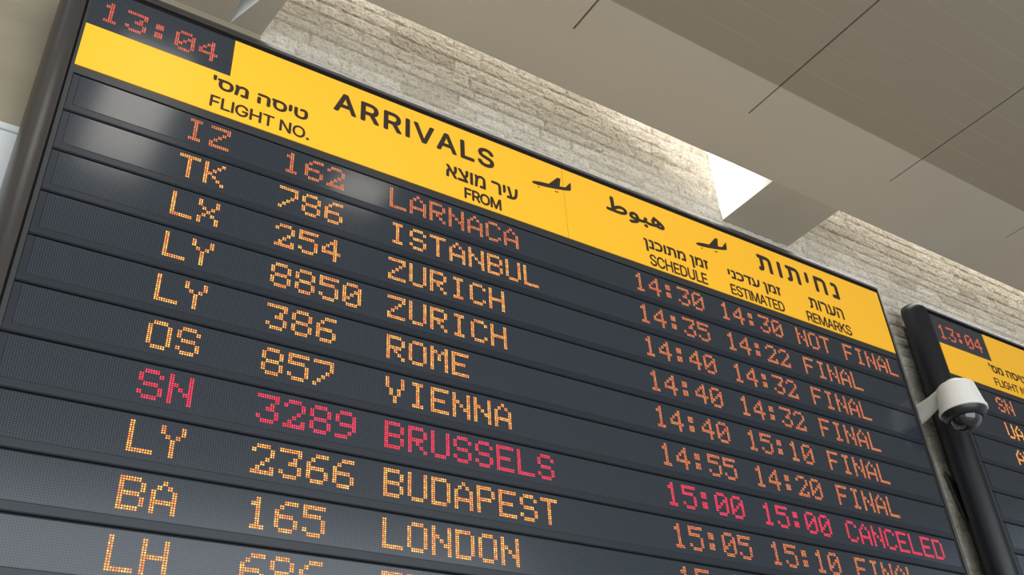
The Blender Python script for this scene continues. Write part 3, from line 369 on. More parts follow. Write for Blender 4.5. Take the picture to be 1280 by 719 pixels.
 "9 8 0,7 6 5,7 5 8,0 8 5,1 0 5,5 4 1,15 14 13,15 13 10,13 12 11,3 2 4,1 4 2,29 28 73,73 72 29,72 71 29,30 29 71,71 70 30,70 31 30,17 16 18,22 79 78,22 78 23,77 23 78,65 36 66,23 77 24,35 34 67,67 66 35,66 36 35,80 21 20,20 81 80,63 38 64,37 64 38,60 40 61,39 62 61,61 40 39,103 82 20,81 20 82,38 63 62,62 39 38,79 22 21,21 80 79,64 37 65,36 65 37,24 77 25,77 76 25,26 25 76,76 75 26,27 26 75,75 74 27,28 27 74,73 28 74,31 70 69,32 31 69,69 68 32,33 32 68,68 67 33,67 34 33,102 84 83,59 58 42,41 59 42,84 102 101,101 85 84,58 57 43,42 58 43,98 97 87,88 87 97,90 268 91,52 51 49,49 48 52,85 101 100,86 85 100,100 99 86,99 98 86,98 87 86,52 48 53,48 47 53,54 53 47,47 46 54,55 54 46,46 45 55,56 55 45,45 44 56,57 56 44,43 57 44,115 114 104,114 107 105,109 108 110,113 112 111,107 113 108,113 107 114,107 106 105,121 123 122,120 119 118,123 121 120,120 118 123,117 123 118,160 125 164,164 163 160,162 160 163,161 160 270,123 117 116,88 97 96,89 88 96,91 89 96,96 95 91,95 94 91,90 91 94,49 51 50,102 83 103,82 103 83,268 90 92,93 92 90,90 94 93,59 41 60,40 60 41,157 126 158,133 150 134,150 133 132,138 135 269,132 131 150,126 157 156,135 137 136,181 180 236,236 235 181,235 234 181,182 181 234,228 188 229,174 241 175,240 175 241,187 230 229,229 188 187,175 240 176,230 187 186,176 240 177,240 239 177,178 177 239,239 238 178,179 178 238,238 237 179,180 179 237,236 180 237,182 234 233,183 182 233,233 232 183,184 183 232,232 231 184,185 184 231,231 230 185,230 186 185,149 136 150,136 137 150,134 150 137,138 134 137,137 135 138,135 136 139,147 146 148,243 172 208,172 243 173,242 173 243,206 210 207,209 207 210,224 191 225,190 225 191,207 209 172,208 172 209,225 190 226,227 226 190,189 227 190,212 211 205,222 193 223,192 223 193,212 205 204,193 222 194,205 211 206,210 206 211,223 192 224,191 224 192,253 252 251,250 249 248,248 247 250,247 253 250,253 251 250,246 245 244,255 254 256,263 262 264,264 262 265,262 261 259,261 260 259,266 265 267,244 267 265,265 262 244,256 244 262,262 259 256,257 256 259,259 258 257,246 244 247,253 247 244,244 256 253,256 254 253,212 204 203,213 212 203,203 202 213,214 213 202,202 201 214,215 214 201,201 200 215,216 215 200,200 199 216,199 217 216,217 199 218,199 198 218,219 218 198,198 197 219,220 219 197,197 196 220,221 220 196,196 195 221,222 221 195,194 222 195,173 242 174,241 174 242,227 189 228,188 228 189,171 170 124,165 164 125,161 159 158,158 126 161,160 161 126,125 160 126,10 13 11,19 18 16,89 91 268,104 114 105,113 111 110,108 113 110,124 170 125,170 169 125,169 168 125,168 167 125,167 166 125,166 165 125,152 151 127,127 126 153,154 153 126,155 154 126,156 155 126,153 152 127,135 139 269,134 138 269,140 139 136,149 148 146,146 145 149,145 144 149,144 143 149,143 142 149,142 141 149,141 140 149,136 149 140,127 151 150,128 127 150,129 128 150,130 129 150,131 130 150,160 162 270,159 161 270"),
'\u05d0\u05e6\u05d5\u05de \u05e8\u05d9\u05e2': ("110 0,39 632,0 979,29 979,95 387,139 0,2 0,2 261,2 340,4 411,7 473,11 528,16 576,22 617,30 651,38 679,46 700,54 589,48 573,43 553,39 528,35 498,32 463,29 423,28 377,27 327,26 271,26 0,92 304,84 413,90 429,95 450,99 475,102 505,105 539,108 579,109 623,110 673,110 728,110 979,135 979,135 738,135 662,133 593,130 532,126 477,121 430,115 389,109 354,101 326,271 13,161 979,190 979,251 417,285 109,160 0,160 137,279 137,285 0,250 347,241 456,246 468,249 481,253 498,256 517,259 539,261 564,263 592,265 622,266 655,267 691,268 729,268 771,268 979,293 979,293 781,292 705,290 636,288 575,284 520,279 473,273 432,266 397,258 369,330 0,330 979,355 979,355 0,474 999,486 994,497 980,506 956,514 924,521 884,526 838,530 785,532 727,533 663,533 0,462 0,462 137,508 137,508 640,507 704,505 759,500 805,493 840,484 861,472 868,463 864,455 851,448 829,442 798,437 761,433 715,430 663,428 605,426 541,416 0,392 0,404 678,393 979,418 979,422 840,423 840,426 861,428 881,431 900,435 918,438 935,442 950,446 964,451 976,456 986,461 993,467 998,729 0,729 637,728 706,725 760,720 797,714 822,706 837,697 842,631 842,631 979,698 979,715 971,729 946,740 905,748 845,752 766,754 667,754 0,796 352,796 979,821 979,821 501,809 352,847 0,847 137,897 137,907 140,917 148,926 162,934 182,941 208,947 240,953 279,957 325,961 379,964 440,967 510,968 587,974 979,999 979,993 587,992 537,991 485,989 432,987 378,984 325,980 274,976 224,970 178,964 135,956 96,947 63,937 36,925 16,912 4,897 0,893 111,859 979,884 979,917 111,35 670,47 567,90 432,102 330,257 137,246 469,257 366,892 137,915 147",
 "7 6 27,27 26 7,8 7 26,26 25 8,1 20 19,15 1 16,15 3 2,15 16 3,8 25 24,9 8 24,24 23 9,10 9 23,23 22 10,11 10 22,22 21 11,12 11 21,13 12 21,21 20 13,20 1 13,1 14 13,17 29 30,28 4 29,30 29 4,4 28 49,49 0 5,48 32 4,31 4 32,43 42 36,37 36 42,38 37 42,42 41 38,39 38 41,41 40 39,49 28 0,32 48 47,33 32 47,47 46 33,46 45 33,34 33 45,45 44 34,35 34 44,44 43 35,43 36 35,28 29 18,29 17 18,1 18 17,16 1 17,17 30 16,53 63 62,59 53 60,53 61 60,56 55 50,52 51 60,83 82 53,63 53 82,64 63 82,52 60 61,118 117 119,119 117 120,117 116 120,121 120 123,123 122 121,50 55 58,58 54 50,54 57 50,64 82 81,65 64 81,81 80 65,66 65 80,80 79 66,67 66 79,79 78 67,68 67 78,69 68 78,78 77 69,70 69 77,77 76 70,71 70 76,76 75 71,72 71 75,73 72 75,75 74 73,130 129 111,127 126 112,112 111 127,128 127 111,111 129 128,133 110 109,134 133 109,135 108 88,88 108 107,107 89 88,108 135 109,134 109 135,130 111 110,131 130 110,132 131 110,110 133 132,96 95 103,104 103 95,95 94 104,94 93 104,105 104 93,93 92 105,145 143 146,143 145 144,142 141 147,146 143 142,142 147 146,98 97 101,102 101 97,103 102 97,96 103 97,98 101 99,100 99 101,105 92 106,92 91 106,91 90 106,107 106 90,89 107 90,158 157 154,154 157 155,157 156 155,137 153 152,191 192 159,160 159 192,189 195 190,195 162 192,162 195 204,162 161 192,192 161 203,203 161 194,165 164 188,165 188 187,187 166 165,166 187 186,167 166 186,186 185 167,179 178 172,178 177 172,173 172 177,177 176 173,174 173 176,176 175 174,167 185 184,168 167 184,184 183 168,169 168 183,183 182 169,170 169 182,182 181 170,181 180 170,171 170 180,180 179 171,179 172 171,195 189 188,188 164 195,163 195 164,161 162 194,153 137 136,137 152 138,152 151 138,139 138 151,151 150 139,140 139 150,150 149 140,149 148 140,141 140 148,147 141 148,120 116 115,115 114 120,123 120 114,124 123 114,114 113 124,113 112 124,125 124 112,112 126 125,1 19 197,18 1 197,0 28 18,14 1 196,1 15 196,4 31 198,30 4 198,3 16 30,48 4 199,4 49 199,15 2 196,0 18 197,3 30 198,49 5 199,56 50 200,50 57 200,59 60 51,53 62 201,61 53 201,83 53 202,53 59 202,59 51 200,57 59 200,52 61 201,57 54 202,59 57 202,84 87 85,86 85 87,160 192 203,194 193 203,162 204 194,195 163 204,192 191 190,190 195 192"),
'FROM': ("0 13,0 986,172 986,172 877,36 877,36 545,159 545,159 436,36 436,36 13,209 13,209 986,307 986,327 982,345 969,361 947,374 919,384 883,393 841,398 794,402 742,403 686,402 630,398 579,393 532,384 491,374 456,361 428,345 408,327 395,307 391,229 391,229 501,305 501,319 503,331 511,341 523,349 540,356 562,361 588,365 617,367 650,367 686,367 723,365 757,361 787,356 814,349 836,341 854,331 867,319 875,305 878,245 878,245 13,372 13,303 451,344 451,413 13,554 0,531 7,509 27,489 61,472 107,457 164,445 233,435 313,430 401,428 499,430 597,435 686,445 765,457 834,472 892,489 938,509 972,531 992,554 999,578 992,599 972,619 938,637 892,652 834,664 765,673 686,678 597,680 499,678 401,673 313,664 233,652 164,637 107,619 61,599 27,578 7,554 114,571 119,586 134,600 158,613 192,624 236,633 289,640 350,644 420,645 499,644 578,640 649,633 710,624 763,613 807,600 841,586 865,571 880,554 885,538 880,522 865,508 840,495 806,484 763,475 710,469 648,465 578,463 499,465 420,469 350,475 289,484 236,495 193,508 159,522 134,538 119,716 13,716 986,767 986,837 371,839 355,841 337,843 317,845 295,847 272,850 247,852 223,854 198,856 173,858 150,860 127,862 106,854 106,856 126,858 148,860 171,862 195,864 220,867 245,869 270,871 293,873 316,875 336,877 355,879 371,948 986,999 986,999 13,964 13,964 569,964 591,964 614,964 638,964 664,964 691,964 718,964 746,965 775,965 803,965 832,965 860,965 887,968 887,966 857,963 827,960 796,957 765,954 736,951 707,948 679,946 653,943 628,941 606,939 586,937 569,873 13,842 13,778 569,776 586,774 605,772 627,769 651,766 676,764 704,761 732,758 762,755 793,752 824,749 856,745 887,749 887,749 862,750 836,750 809,750 781,750 752,750 724,750 696,751 668,751 641,751 616,751 592,751 569,751 13,245 501,245 391,313 392,350 414,858 152,965 849,750 846",
 "0 9 8,8 5 0,1 0 5,5 4 1,10 31 32,5 8 7,7 6 5,3 2 4,1 4 2,31 219 32,52 32 218,49 13 50,12 50 13,220 29 55,55 29 56,33 55 34,50 12 51,52 51 12,31 10 53,31 53 219,52 12 11,56 28 221,27 37 56,36 56 37,48 47 15,14 48 15,24 23 40,19 18 44,221 28 54,37 27 26,38 37 26,26 25 38,39 38 25,25 24 39,24 40 39,44 18 45,18 17 45,46 45 17,17 16 46,47 46 16,15 47 16,29 220 54,54 28 29,28 56 29,35 34 56,56 36 35,48 14 49,13 49 14,61 126 62,62 126 63,126 125 63,64 63 125,125 124 64,65 64 124,124 123 65,66 65 123,123 122 66,67 66 122,122 121 67,121 120 67,68 67 120,120 119 68,69 68 119,119 118 69,70 69 118,118 117 70,71 70 117,60 128 127,114 74 115,129 59 58,58 94 129,128 60 59,59 129 128,113 75 114,74 114 75,93 96 95,110 77 111,76 111 77,97 92 91,91 98 97,96 93 92,92 97 96,109 78 110,77 110 78,93 95 58,94 58 95,111 76 112,113 112 76,75 113 76,60 127 61,126 61 127,71 117 116,72 71 116,73 72 116,116 115 73,115 74 73,40 23 22,41 40 22,22 21 41,42 41 21,43 42 21,21 20 43,44 43 20,19 44 20,203 202 205,205 204 203,89 88 99,100 99 88,88 87 100,101 100 87,87 86 101,102 101 86,86 85 102,103 102 85,104 103 85,85 84 104,105 104 84,84 83 105,106 105 83,83 82 106,107 106 82,81 107 82,197 132 198,199 198 132,200 199 132,200 132 201,217 216 130,205 202 224,201 132 205,204 205 132,203 204 132,131 203 132,141 146 147,148 143 222,143 149 222,148 142 147,141 147 142,146 141 140,144 145 150,150 145 151,146 190 189,189 145 146,147 146 145,145 144 147,148 147 144,143 148 144,149 143 144,144 150 149,159 181 180,180 179 159,179 178 159,160 176 173,176 177 173,174 223 177,177 176 174,175 174 176,167 166 160,168 167 160,169 168 160,170 169 160,171 170 160,172 171 160,160 173 172,163 162 161,161 160 163,164 163 160,165 164 160,160 166 165,223 174 178,159 178 174,174 175 159,175 176 159,176 160 159,158 157 188,190 146 140,188 187 158,197 196 132,98 91 90,90 89 98,89 99 98,107 81 108,81 80 108,80 79 108,109 108 79,78 109 79,32 52 11,11 10 32,30 55 219,55 33 218,218 219 55,218 32 219,55 30 220,34 55 56,27 56 221,54 57 221,207 206 202,131 130 216,216 215 131,215 214 131,214 213 131,213 212 131,212 211 131,211 210 131,210 209 131,209 208 131,208 207 131,203 131 207,202 203 207,191 133 192,133 132 195,196 195 132,195 194 133,194 193 133,193 192 133,142 148 222,182 181 159,159 158 184,185 184 158,186 185 158,187 186 158,184 183 159,183 182 159,173 177 223,151 145 189,189 188 155,156 155 188,157 156 188,155 154 189,154 153 189,153 152 189,152 151 189,133 191 134,191 190 136,137 136 190,138 137 190,139 138 190,140 139 190,136 135 191,135 134 191,202 206 224,201 205 224"),
'\u05df\u05e0\u05db\u05d5\u05ea\u05de \u05df\u05de\u05d6': ("24 0,24 811,24 836,23 855,21 869,18 879,15 885,11 887,0 887,0 985,17 985,25 981,32 968,37 948,42 918,45 877,46 824,46 0,71 284,71 382,118 382,118 811,117 836,116 855,114 869,112 879,108 885,104 887,79 887,79 985,110 985,118 981,125 968,131 948,135 918,138 877,139 824,139 284,165 284,165 382,210 382,223 390,233 414,241 453,246 504,250 565,251 634,249 710,245 773,239 822,230 858,218 879,204 887,165 887,165 985,206 985,216 982,226 973,235 959,243 940,249 916,256 888,261 855,265 819,268 778,271 735,272 688,272 638,272 574,269 514,265 458,260 408,253 366,244 331,234 305,223 289,210 284,304 284,304 985,325 985,325 284,462 284,462 740,461 789,459 828,455 855,449 872,442 883,434 887,354 887,354 985,436 985,450 979,462 961,471 932,478 889,482 832,483 761,483 284,353 284,353 382,364 382,368 385,371 394,374 410,376 431,377 458,377 491,377 933,398 933,398 497,397 432,395 379,390 337,383 308,374 290,363 284,584 999,594 996,603 985,611 968,618 945,624 917,628 884,632 846,634 804,634 759,634 284,573 284,573 382,613 382,613 742,612 788,610 827,606 861,600 886,592 900,582 905,575 902,568 893,562 877,557 855,552 828,549 796,546 759,544 717,543 671,535 284,513 284,524 769,515 985,536 985,540 885,540 885,543 900,545 914,547 928,550 941,553 953,556 964,560 974,564 982,568 990,573 995,578 998,743 0,743 811,743 836,742 855,740 869,737 879,734 885,730 887,719 887,719 985,736 985,744 981,750 968,756 948,761 918,763 877,764 824,764 0,865 999,875 996,885 985,893 968,900 945,905 917,910 884,913 846,915 804,916 759,916 284,855 284,855 382,895 382,895 742,894 788,891 827,887 861,881 886,874 900,864 905,856 902,849 893,843 877,838 855,834 828,830 796,828 759,826 717,824 671,816 284,795 284,805 769,796 985,817 985,821 885,822 885,824 900,826 914,829 928,831 941,834 953,838 964,841 974,845 982,850 990,854 995,860 998,958 284,958 697,958 733,959 764,961 791,963 814,965 834,968 850,971 864,973 875,976 883,976 887,940 887,940 985,999 985,999 895,997 889,995 880,992 868,989 852,986 833,983 810,981 783,979 749,979 710,979 284,377 887,398 887",
 "9 8 7,7 6 10,9 7 10,2 15 3,15 14 3,4 3 14,14 13 4,13 12 4,5 4 12,12 11 5,6 5 11,10 6 11,29 28 27,19 18 20,25 31 26,31 30 26,27 26 30,29 27 30,1 0 17,2 1 16,15 2 16,54 53 52,52 55 54,51 56 52,55 52 56,39 38 76,76 40 39,41 75 74,74 42 41,42 74 73,50 49 60,60 59 50,58 50 59,40 76 75,75 41 40,50 58 51,58 57 51,56 51 57,20 18 37,20 37 36,21 20 36,22 21 36,36 35 22,23 22 35,35 34 23,24 23 34,34 33 24,33 32 24,25 24 32,31 25 32,68 67 46,67 66 46,102 101 116,100 99 116,116 101 100,103 115 114,102 116 115,115 103 102,90 89 108,87 91 88,109 88 91,86 85 93,92 86 93,86 92 87,91 87 92,147 146 148,148 146 149,146 145 149,150 149 152,152 151 150,82 81 98,98 97 82,83 82 97,97 96 83,84 83 96,96 95 84,85 84 95,95 94 85,93 85 94,103 114 113,104 103 113,113 112 104,105 104 112,112 111 105,106 105 111,111 110 106,107 106 110,90 108 109,109 91 90,42 73 72,43 42 72,72 71 43,44 43 71,71 70 44,70 69 44,45 44 69,69 68 45,68 46 45,46 66 47,66 65 47,65 64 47,48 47 64,64 63 48,63 62 48,49 48 62,62 61 49,60 49 61,139 161 160,161 139 162,156 141 140,157 156 140,158 157 140,159 158 140,140 139 159,139 160 159,164 138 137,137 117 164,135 119 136,118 136 119,117 137 136,136 118 117,134 133 122,122 121 134,134 121 135,121 120 135,119 135 120,129 128 130,162 139 138,163 162 138,138 164 163,172 174 173,171 175 172,174 172 175,216 215 218,217 216 218,213 212 214,212 215 214,165 182 166,167 166 181,181 180 167,168 167 180,180 179 168,169 168 179,179 178 169,178 177 169,170 169 177,177 176 170,171 170 176,175 171 176,130 128 127,127 126 130,131 130 126,132 131 126,126 125 132,125 124 132,133 132 124,124 123 133,122 133 123,227 205 228,225 206 205,226 225 205,205 227 226,222 221 207,207 206 222,223 222 206,224 223 206,206 225 224,183 203 202,202 184 183,230 204 203,203 183 230,185 201 186,195 194 196,201 185 202,184 202 185,228 205 204,229 228 204,204 230 229,247 246 245,247 245 248,253 252 238,239 238 252,240 239 252,252 251 240,241 240 251,251 250 241,242 241 250,250 249 242,249 248 242,248 245 242,232 231 256,256 255 232,233 232 255,255 254 233,234 233 254,235 234 254,254 253 235,236 235 253,237 236 253,253 238 237,244 243 242,242 245 244,196 194 193,196 193 192,197 196 192,198 197 192,192 191 198,191 190 198,199 198 190,190 189 199,189 188 199,200 199 188,188 187 200,201 200 187,186 201 187,215 212 211,211 210 215,210 209 215,218 215 209,219 218 209,209 208 219,208 207 219,220 219 207,207 221 220,149 145 144,144 143 149,152 149 143,153 152 143,143 142 153,142 141 153,154 153 141,155 154 141,141 156 155,16 1 17,77 80 78,79 78 80,258 257 110,257 258 109,107 110 257,108 89 257,109 108 257,88 109 258,181 166 182"),
'SCHEDULE': ("55 0,44 4,35 15,26 34,19 61,13 93,8 131,4 175,1 224,0 277,19 277,20 242,22 211,25 184,29 161,33 143,38 129,43 119,49 113,55 111,61 113,67 120,73 132,78 148,82 168,86 192,88 219,90 249,90 282,90 311,89 336,86 358,83 376,80 392,76 406,71 419,66 430,61 440,43 473,31 498,22 530,14 568,9 613,5 666,4 726,5 779,7 827,11 870,16 908,22 940,29 965,37 984,46 995,56 999,65 995,74 984,82 965,89 939,95 908,100 872,103 830,106 785,107 737,88 737,86 782,83 820,78 850,71 872,63 886,55 890,49 888,43 881,38 870,33 855,30 836,27 814,24 789,23 762,23 732,23 701,25 675,27 652,31 633,34 617,39 604,43 593,47 583,51 576,66 549,71 541,76 531,80 519,85 505,90 489,94 470,98 448,102 422,105 393,107 360,108 323,109 281,108 230,106 182,102 138,98 98,91 65,84 37,75 16,65 4,188 4,176 11,165 31,154 64,145 110,137 168,130 236,125 315,123 403,122 501,123 598,125 687,130 766,137 835,145 892,154 938,165 972,176 992,188 999,196 997,203 989,210 978,216 961,222 940,228 914,233 885,238 851,242 814,245 773,247 728,249 680,230 680,229 712,227 742,224 768,222 793,218 814,215 833,211 849,207 862,203 872,198 879,193 884,188 885,180 880,171 865,164 840,157 806,151 762,147 710,143 649,141 579,140 501,141 423,143 354,147 292,151 240,157 197,164 162,171 138,180 123,188 118,193 119,198 124,203 131,207 141,211 154,215 170,218 189,222 211,224 235,227 262,229 291,230 323,249 323,247 275,245 231,242 190,238 152,233 119,228 89,223 64,216 42,210 26,203 14,196 6,267 17,267 986,286 986,286 567,365 567,365 986,384 986,384 17,365 17,365 459,286 459,286 17,409 17,409 986,501 986,501 877,428 877,428 561,496 561,496 453,428 453,428 126,502 126,502 17,568 17,532 17,532 126,567 126,579 131,589 146,598 171,605 205,611 249,616 301,619 361,621 429,621 503,621 577,619 644,616 704,611 755,605 798,598 832,590 857,580 872,569 877,532 877,532 986,570 986,584 980,597 960,608 928,617 884,625 829,632 762,636 685,639 599,640 503,639 407,636 320,632 243,625 176,617 120,607 75,596 43,583 23,541 986,541 17,522 17,522 986,718 1,706 6,696 21,687 46,679 80,672 121,666 169,662 224,660 283,659 347,659 986,678 986,678 356,679 312,680 270,683 232,687 198,691 170,697 146,703 129,710 119,718 115,725 119,733 129,739 146,744 170,749 198,752 232,755 270,756 312,757 356,757 986,776 986,776 347,775 283,773 224,769 169,763 121,756 80,748 46,739 21,729 6,801 17,801 986,820 986,820 126,890 126,890 17,906 17,906 986,998 986,998 877,925 877,925 561,993 561,993 453,925 453,925 126,999 126,999 17,541 877,541 126",
 "7 6 12,12 11 7,8 7 11,11 10 8,9 8 10,45 44 78,2 16 3,16 15 3,73 72 50,72 51 50,3 15 4,15 14 4,5 4 14,14 13 5,6 5 13,12 6 13,39 83 40,83 82 40,41 40 82,82 81 41,81 80 41,42 41 80,43 42 80,80 79 43,44 43 79,78 44 79,45 78 77,46 45 77,77 76 46,47 46 76,76 75 47,48 47 75,75 74 48,49 48 74,74 73 49,73 50 49,1 18 17,85 38 86,70 52 71,108 20 0,19 0 20,68 54 69,53 69 54,18 1 0,0 19 18,37 87 38,86 38 87,69 53 70,52 70 53,88 36 89,107 22 21,35 90 36,89 36 90,34 33 92,91 34 92,22 107 106,106 23 22,34 91 35,90 35 91,66 56 67,55 67 56,107 21 108,20 108 21,36 88 37,87 37 88,67 55 68,54 68 55,1 17 2,16 2 17,38 85 39,85 84 39,83 39 84,51 72 71,71 52 51,104 103 25,26 25 103,31 30 96,96 95 31,60 59 64,118 117 162,162 161 118,161 160 118,160 119 118,26 103 102,27 26 102,102 101 27,28 27 101,101 100 28,100 99 28,29 28 99,99 98 29,30 29 98,98 97 30,96 30 97,62 61 63,64 63 61,60 64 61,125 154 126,110 168 111,167 111 168,154 125 155,111 167 112,167 166 112,113 112 166,124 123 156,156 155 124,155 125 124,109 170 169,127 151 128,194 171 109,170 109 171,151 127 152,153 152 127,149 129 150,173 172 193,193 192 173,192 174 173,148 130 149,129 149 130,193 172 194,171 194 172,128 151 150,150 129 128,109 169 110,168 110 169,126 154 153,153 127 126,113 166 114,166 165 114,115 114 165,165 164 115,116 115 164,164 163 116,117 116 163,162 117 163,119 160 159,120 119 159,159 158 120,121 120 158,158 157 121,122 121 157,157 156 122,156 123 122,23 106 105,24 23 105,105 104 24,104 25 24,31 95 32,95 94 32,94 93 32,33 32 93,92 33 93,64 59 65,59 58 65,66 65 58,58 57 66,56 66 57,147 146 132,131 147 132,190 189 176,177 176 189,146 145 133,132 146 133,206 205 195,138 140 139,177 189 188,178 177 188,188 187 178,179 178 187,187 186 179,180 179 186,186 185 180,181 180 185,185 184 181,182 181 184,184 183 182,140 138 141,138 137 141,142 141 137,137 136 142,143 142 136,136 135 143,144 143 135,135 134 144,145 144 134,133 145 134,201 200 199,216 215 207,210 209 211,216 207 218,218 217 216,212 215 214,214 213 212,199 204 201,211 209 208,262 221 220,222 219 223,219 222 262,221 262 326,240 243 261,238 244 239,224 260 259,259 225 224,237 245 238,244 238 245,223 219 260,260 224 223,243 240 239,239 244 243,220 221 263,221 326 325,241 325 261,261 242 241,264 241 242,202 204 203,198 205 204,204 199 198,256 255 227,228 227 255,255 254 228,229 228 254,254 253 229,253 230 229,234 233 250,250 249 234,235 234 249,249 248 235,277 276 275,266 284 267,284 283 267,268 267 283,282 268 283,268 282 269,281 269 282,269 281 270,281 280 270,271 270 280,272 271 280,280 279 272,273 272 279,279 278 273,274 273 278,277 274 278,230 253 252,231 230 252,232 231 252,252 251 232,233 232 251,250 233 251,306 287 265,287 286 265,285 265 286,289 288 305,305 304 289,304 290 289,305 288 306,287 306 288,291 303 302,292 291 302,302 301 292,301 300 292,293 292 300,290 304 303,303 291 290,312 311 310,312 310 307,318 317 314,324 323 322,318 321 320,320 319 318,316 315 317,314 317 315,324 322 313,322 321 313,310 309 308,293 300 299,294 293 299,299 298 294,295 294 298,298 297 295,296 295 297,265 285 266,284 266 285,225 259 258,226 225 258,258 257 226,257 256 226,256 227 226,235 248 236,248 247 236,247 246 236,237 236 246,245 237 246,174 192 191,175 174 191,191 190 175,190 176 175,147 131 148,130 148 131,198 197 196,196 195 205,205 198 196,204 202 201,212 211 208,208 207 215,215 212 208,240 261 325,262 222 326,241 264 263,263 221 241,325 241 221,274 277 275,307 310 308,321 318 314,314 313 321"),
'\u05d9\u05e0\u05db\u05d3\u05e2 \u05df\u05de\u05d6': ("0 536,0 985,24 985,24 643,12 536,51 284,51 382,104 382,104 811,104 836,103 855,101 869,97 879,94 885,89 887,60 887,60 985,96 985,105 981,113 968,119 948,125 918,128 877,129 824,129 284,158 284,158 382,210 382,225 390,237 414,246 453,252 504,256 565,257 634,256 710,251 773,244 822,233 858,220 879,203 887,158 887,158 985,206 985,218 982,229 973,239 959,248 940,256 916,263 888,269 855,274 819,278 778,280 735,282 688,283 638,282 574,279 514,274 458,268 408,260 366,250 331,238 305,225 289,210 284,382 284,382 928,406 928,406 284,299 887,299 985,430 985,430 887,444 284,444 382,493 382,503 384,513 390,521 400,529 414,536 433,542 456,548 484,552 517,556 555,559 599,561 649,563 704,569 985,593 985,587 704,586 668,585 631,583 593,581 555,578 517,575 480,570 444,565 411,558 381,551 353,542 330,532 310,521 296,507 287,493 284,489 363,456 985,480 985,512 363,705 0,705 811,704 836,703 855,701 869,698 879,694 885,689 887,677 887,677 985,696 985,705 981,713 968,720 948,725 918,728 877,729 824,729 0,845 999,857 996,867 985,877 968,885 945,891 917,896 884,900 846,902 804,903 759,903 284,833 284,833 382,879 382,879 742,878 788,875 827,870 861,864 886,855 900,844 905,835 902,827 893,820 877,814 855,809 828,805 796,802 759,800 717,798 671,789 284,764 284,776 769,766 985,790 985,794 885,795 885,798 900,800 914,803 928,806 941,810 953,813 964,818 974,822 982,827 990,833 995,839 998,952 284,952 697,952 733,953 764,955 791,958 814,960 834,963 850,966 864,969 875,972 883,972 887,932 887,932 985,999 985,999 895,997 889,994 880,991 868,987 852,984 833,981 810,978 783,976 749,976 710,976 284,406 887,382 887,488 382,511 389",
 "0 4 3,1 0 3,3 2 1,14 13 17,16 15 14,14 17 16,8 7 23,9 8 23,23 22 9,10 9 22,22 21 10,11 10 21,21 20 11,20 19 11,12 11 19,19 18 12,24 7 5,6 5 7,12 18 13,17 13 18,41 39 42,39 41 40,27 63 62,62 28 27,26 25 63,63 27 26,38 43 39,42 39 43,29 61 60,37 36 47,47 46 37,45 37 46,28 62 61,61 29 28,37 45 38,45 44 38,43 38 44,7 24 23,56 55 32,33 32 55,202 65 68,65 69 68,66 71 70,66 70 65,69 65 70,33 55 54,54 53 33,75 74 105,78 77 101,108 102 101,101 77 108,76 108 77,102 108 103,75 105 108,75 108 204,79 100 99,80 79 99,80 99 98,98 97 80,81 80 97,78 101 100,100 79 78,74 75 107,104 105 72,73 72 105,105 74 203,74 107 203,29 60 59,30 29 59,59 58 30,31 30 58,58 57 31,57 56 31,56 32 31,33 53 34,53 52 34,52 51 34,35 34 51,51 50 35,50 49 35,36 35 49,49 48 36,47 36 48,118 117 116,112 111 124,124 123 112,113 112 123,123 122 113,122 121 113,114 113 121,121 120 114,115 114 120,119 115 120,115 119 116,118 116 119,158 157 156,159 158 156,156 155 159,160 159 162,162 161 160,149 171 170,169 168 150,150 149 169,149 170 169,166 165 151,151 150 166,167 166 150,150 168 167,159 155 154,154 153 159,162 159 153,163 162 153,153 152 163,152 151 163,164 163 151,151 165 164,109 126 110,111 110 125,124 111 125,173 172 148,148 174 173,127 147 146,145 129 146,129 128 146,127 146 128,174 148 147,147 127 174,141 140 136,142 141 136,136 135 142,135 134 142,143 142 134,134 133 143,133 132 143,144 143 132,132 131 144,137 140 138,139 138 140,144 131 145,131 130 145,129 145 130,190 189 191,192 191 189,194 193 186,193 192 186,192 189 186,176 175 200,200 199 176,177 176 199,199 198 177,178 177 198,179 178 198,198 197 179,180 179 197,181 180 197,182 181 197,197 196 182,183 182 196,184 183 196,196 195 184,185 184 195,195 194 185,194 186 185,188 187 186,186 189 188,140 137 136,148 172 149,171 149 172,81 97 96,82 81 96,96 95 82,83 82 95,95 94 83,94 93 83,84 83 93,93 92 84,85 84 92,92 91 85,91 90 85,86 85 90,90 89 86,87 86 89,89 88 87,71 66 201,65 202 66,64 67 201,202 64 201,201 66 202,73 105 203,107 106 203,75 204 107,108 76 204,105 104 103,103 108 105,125 110 126"),
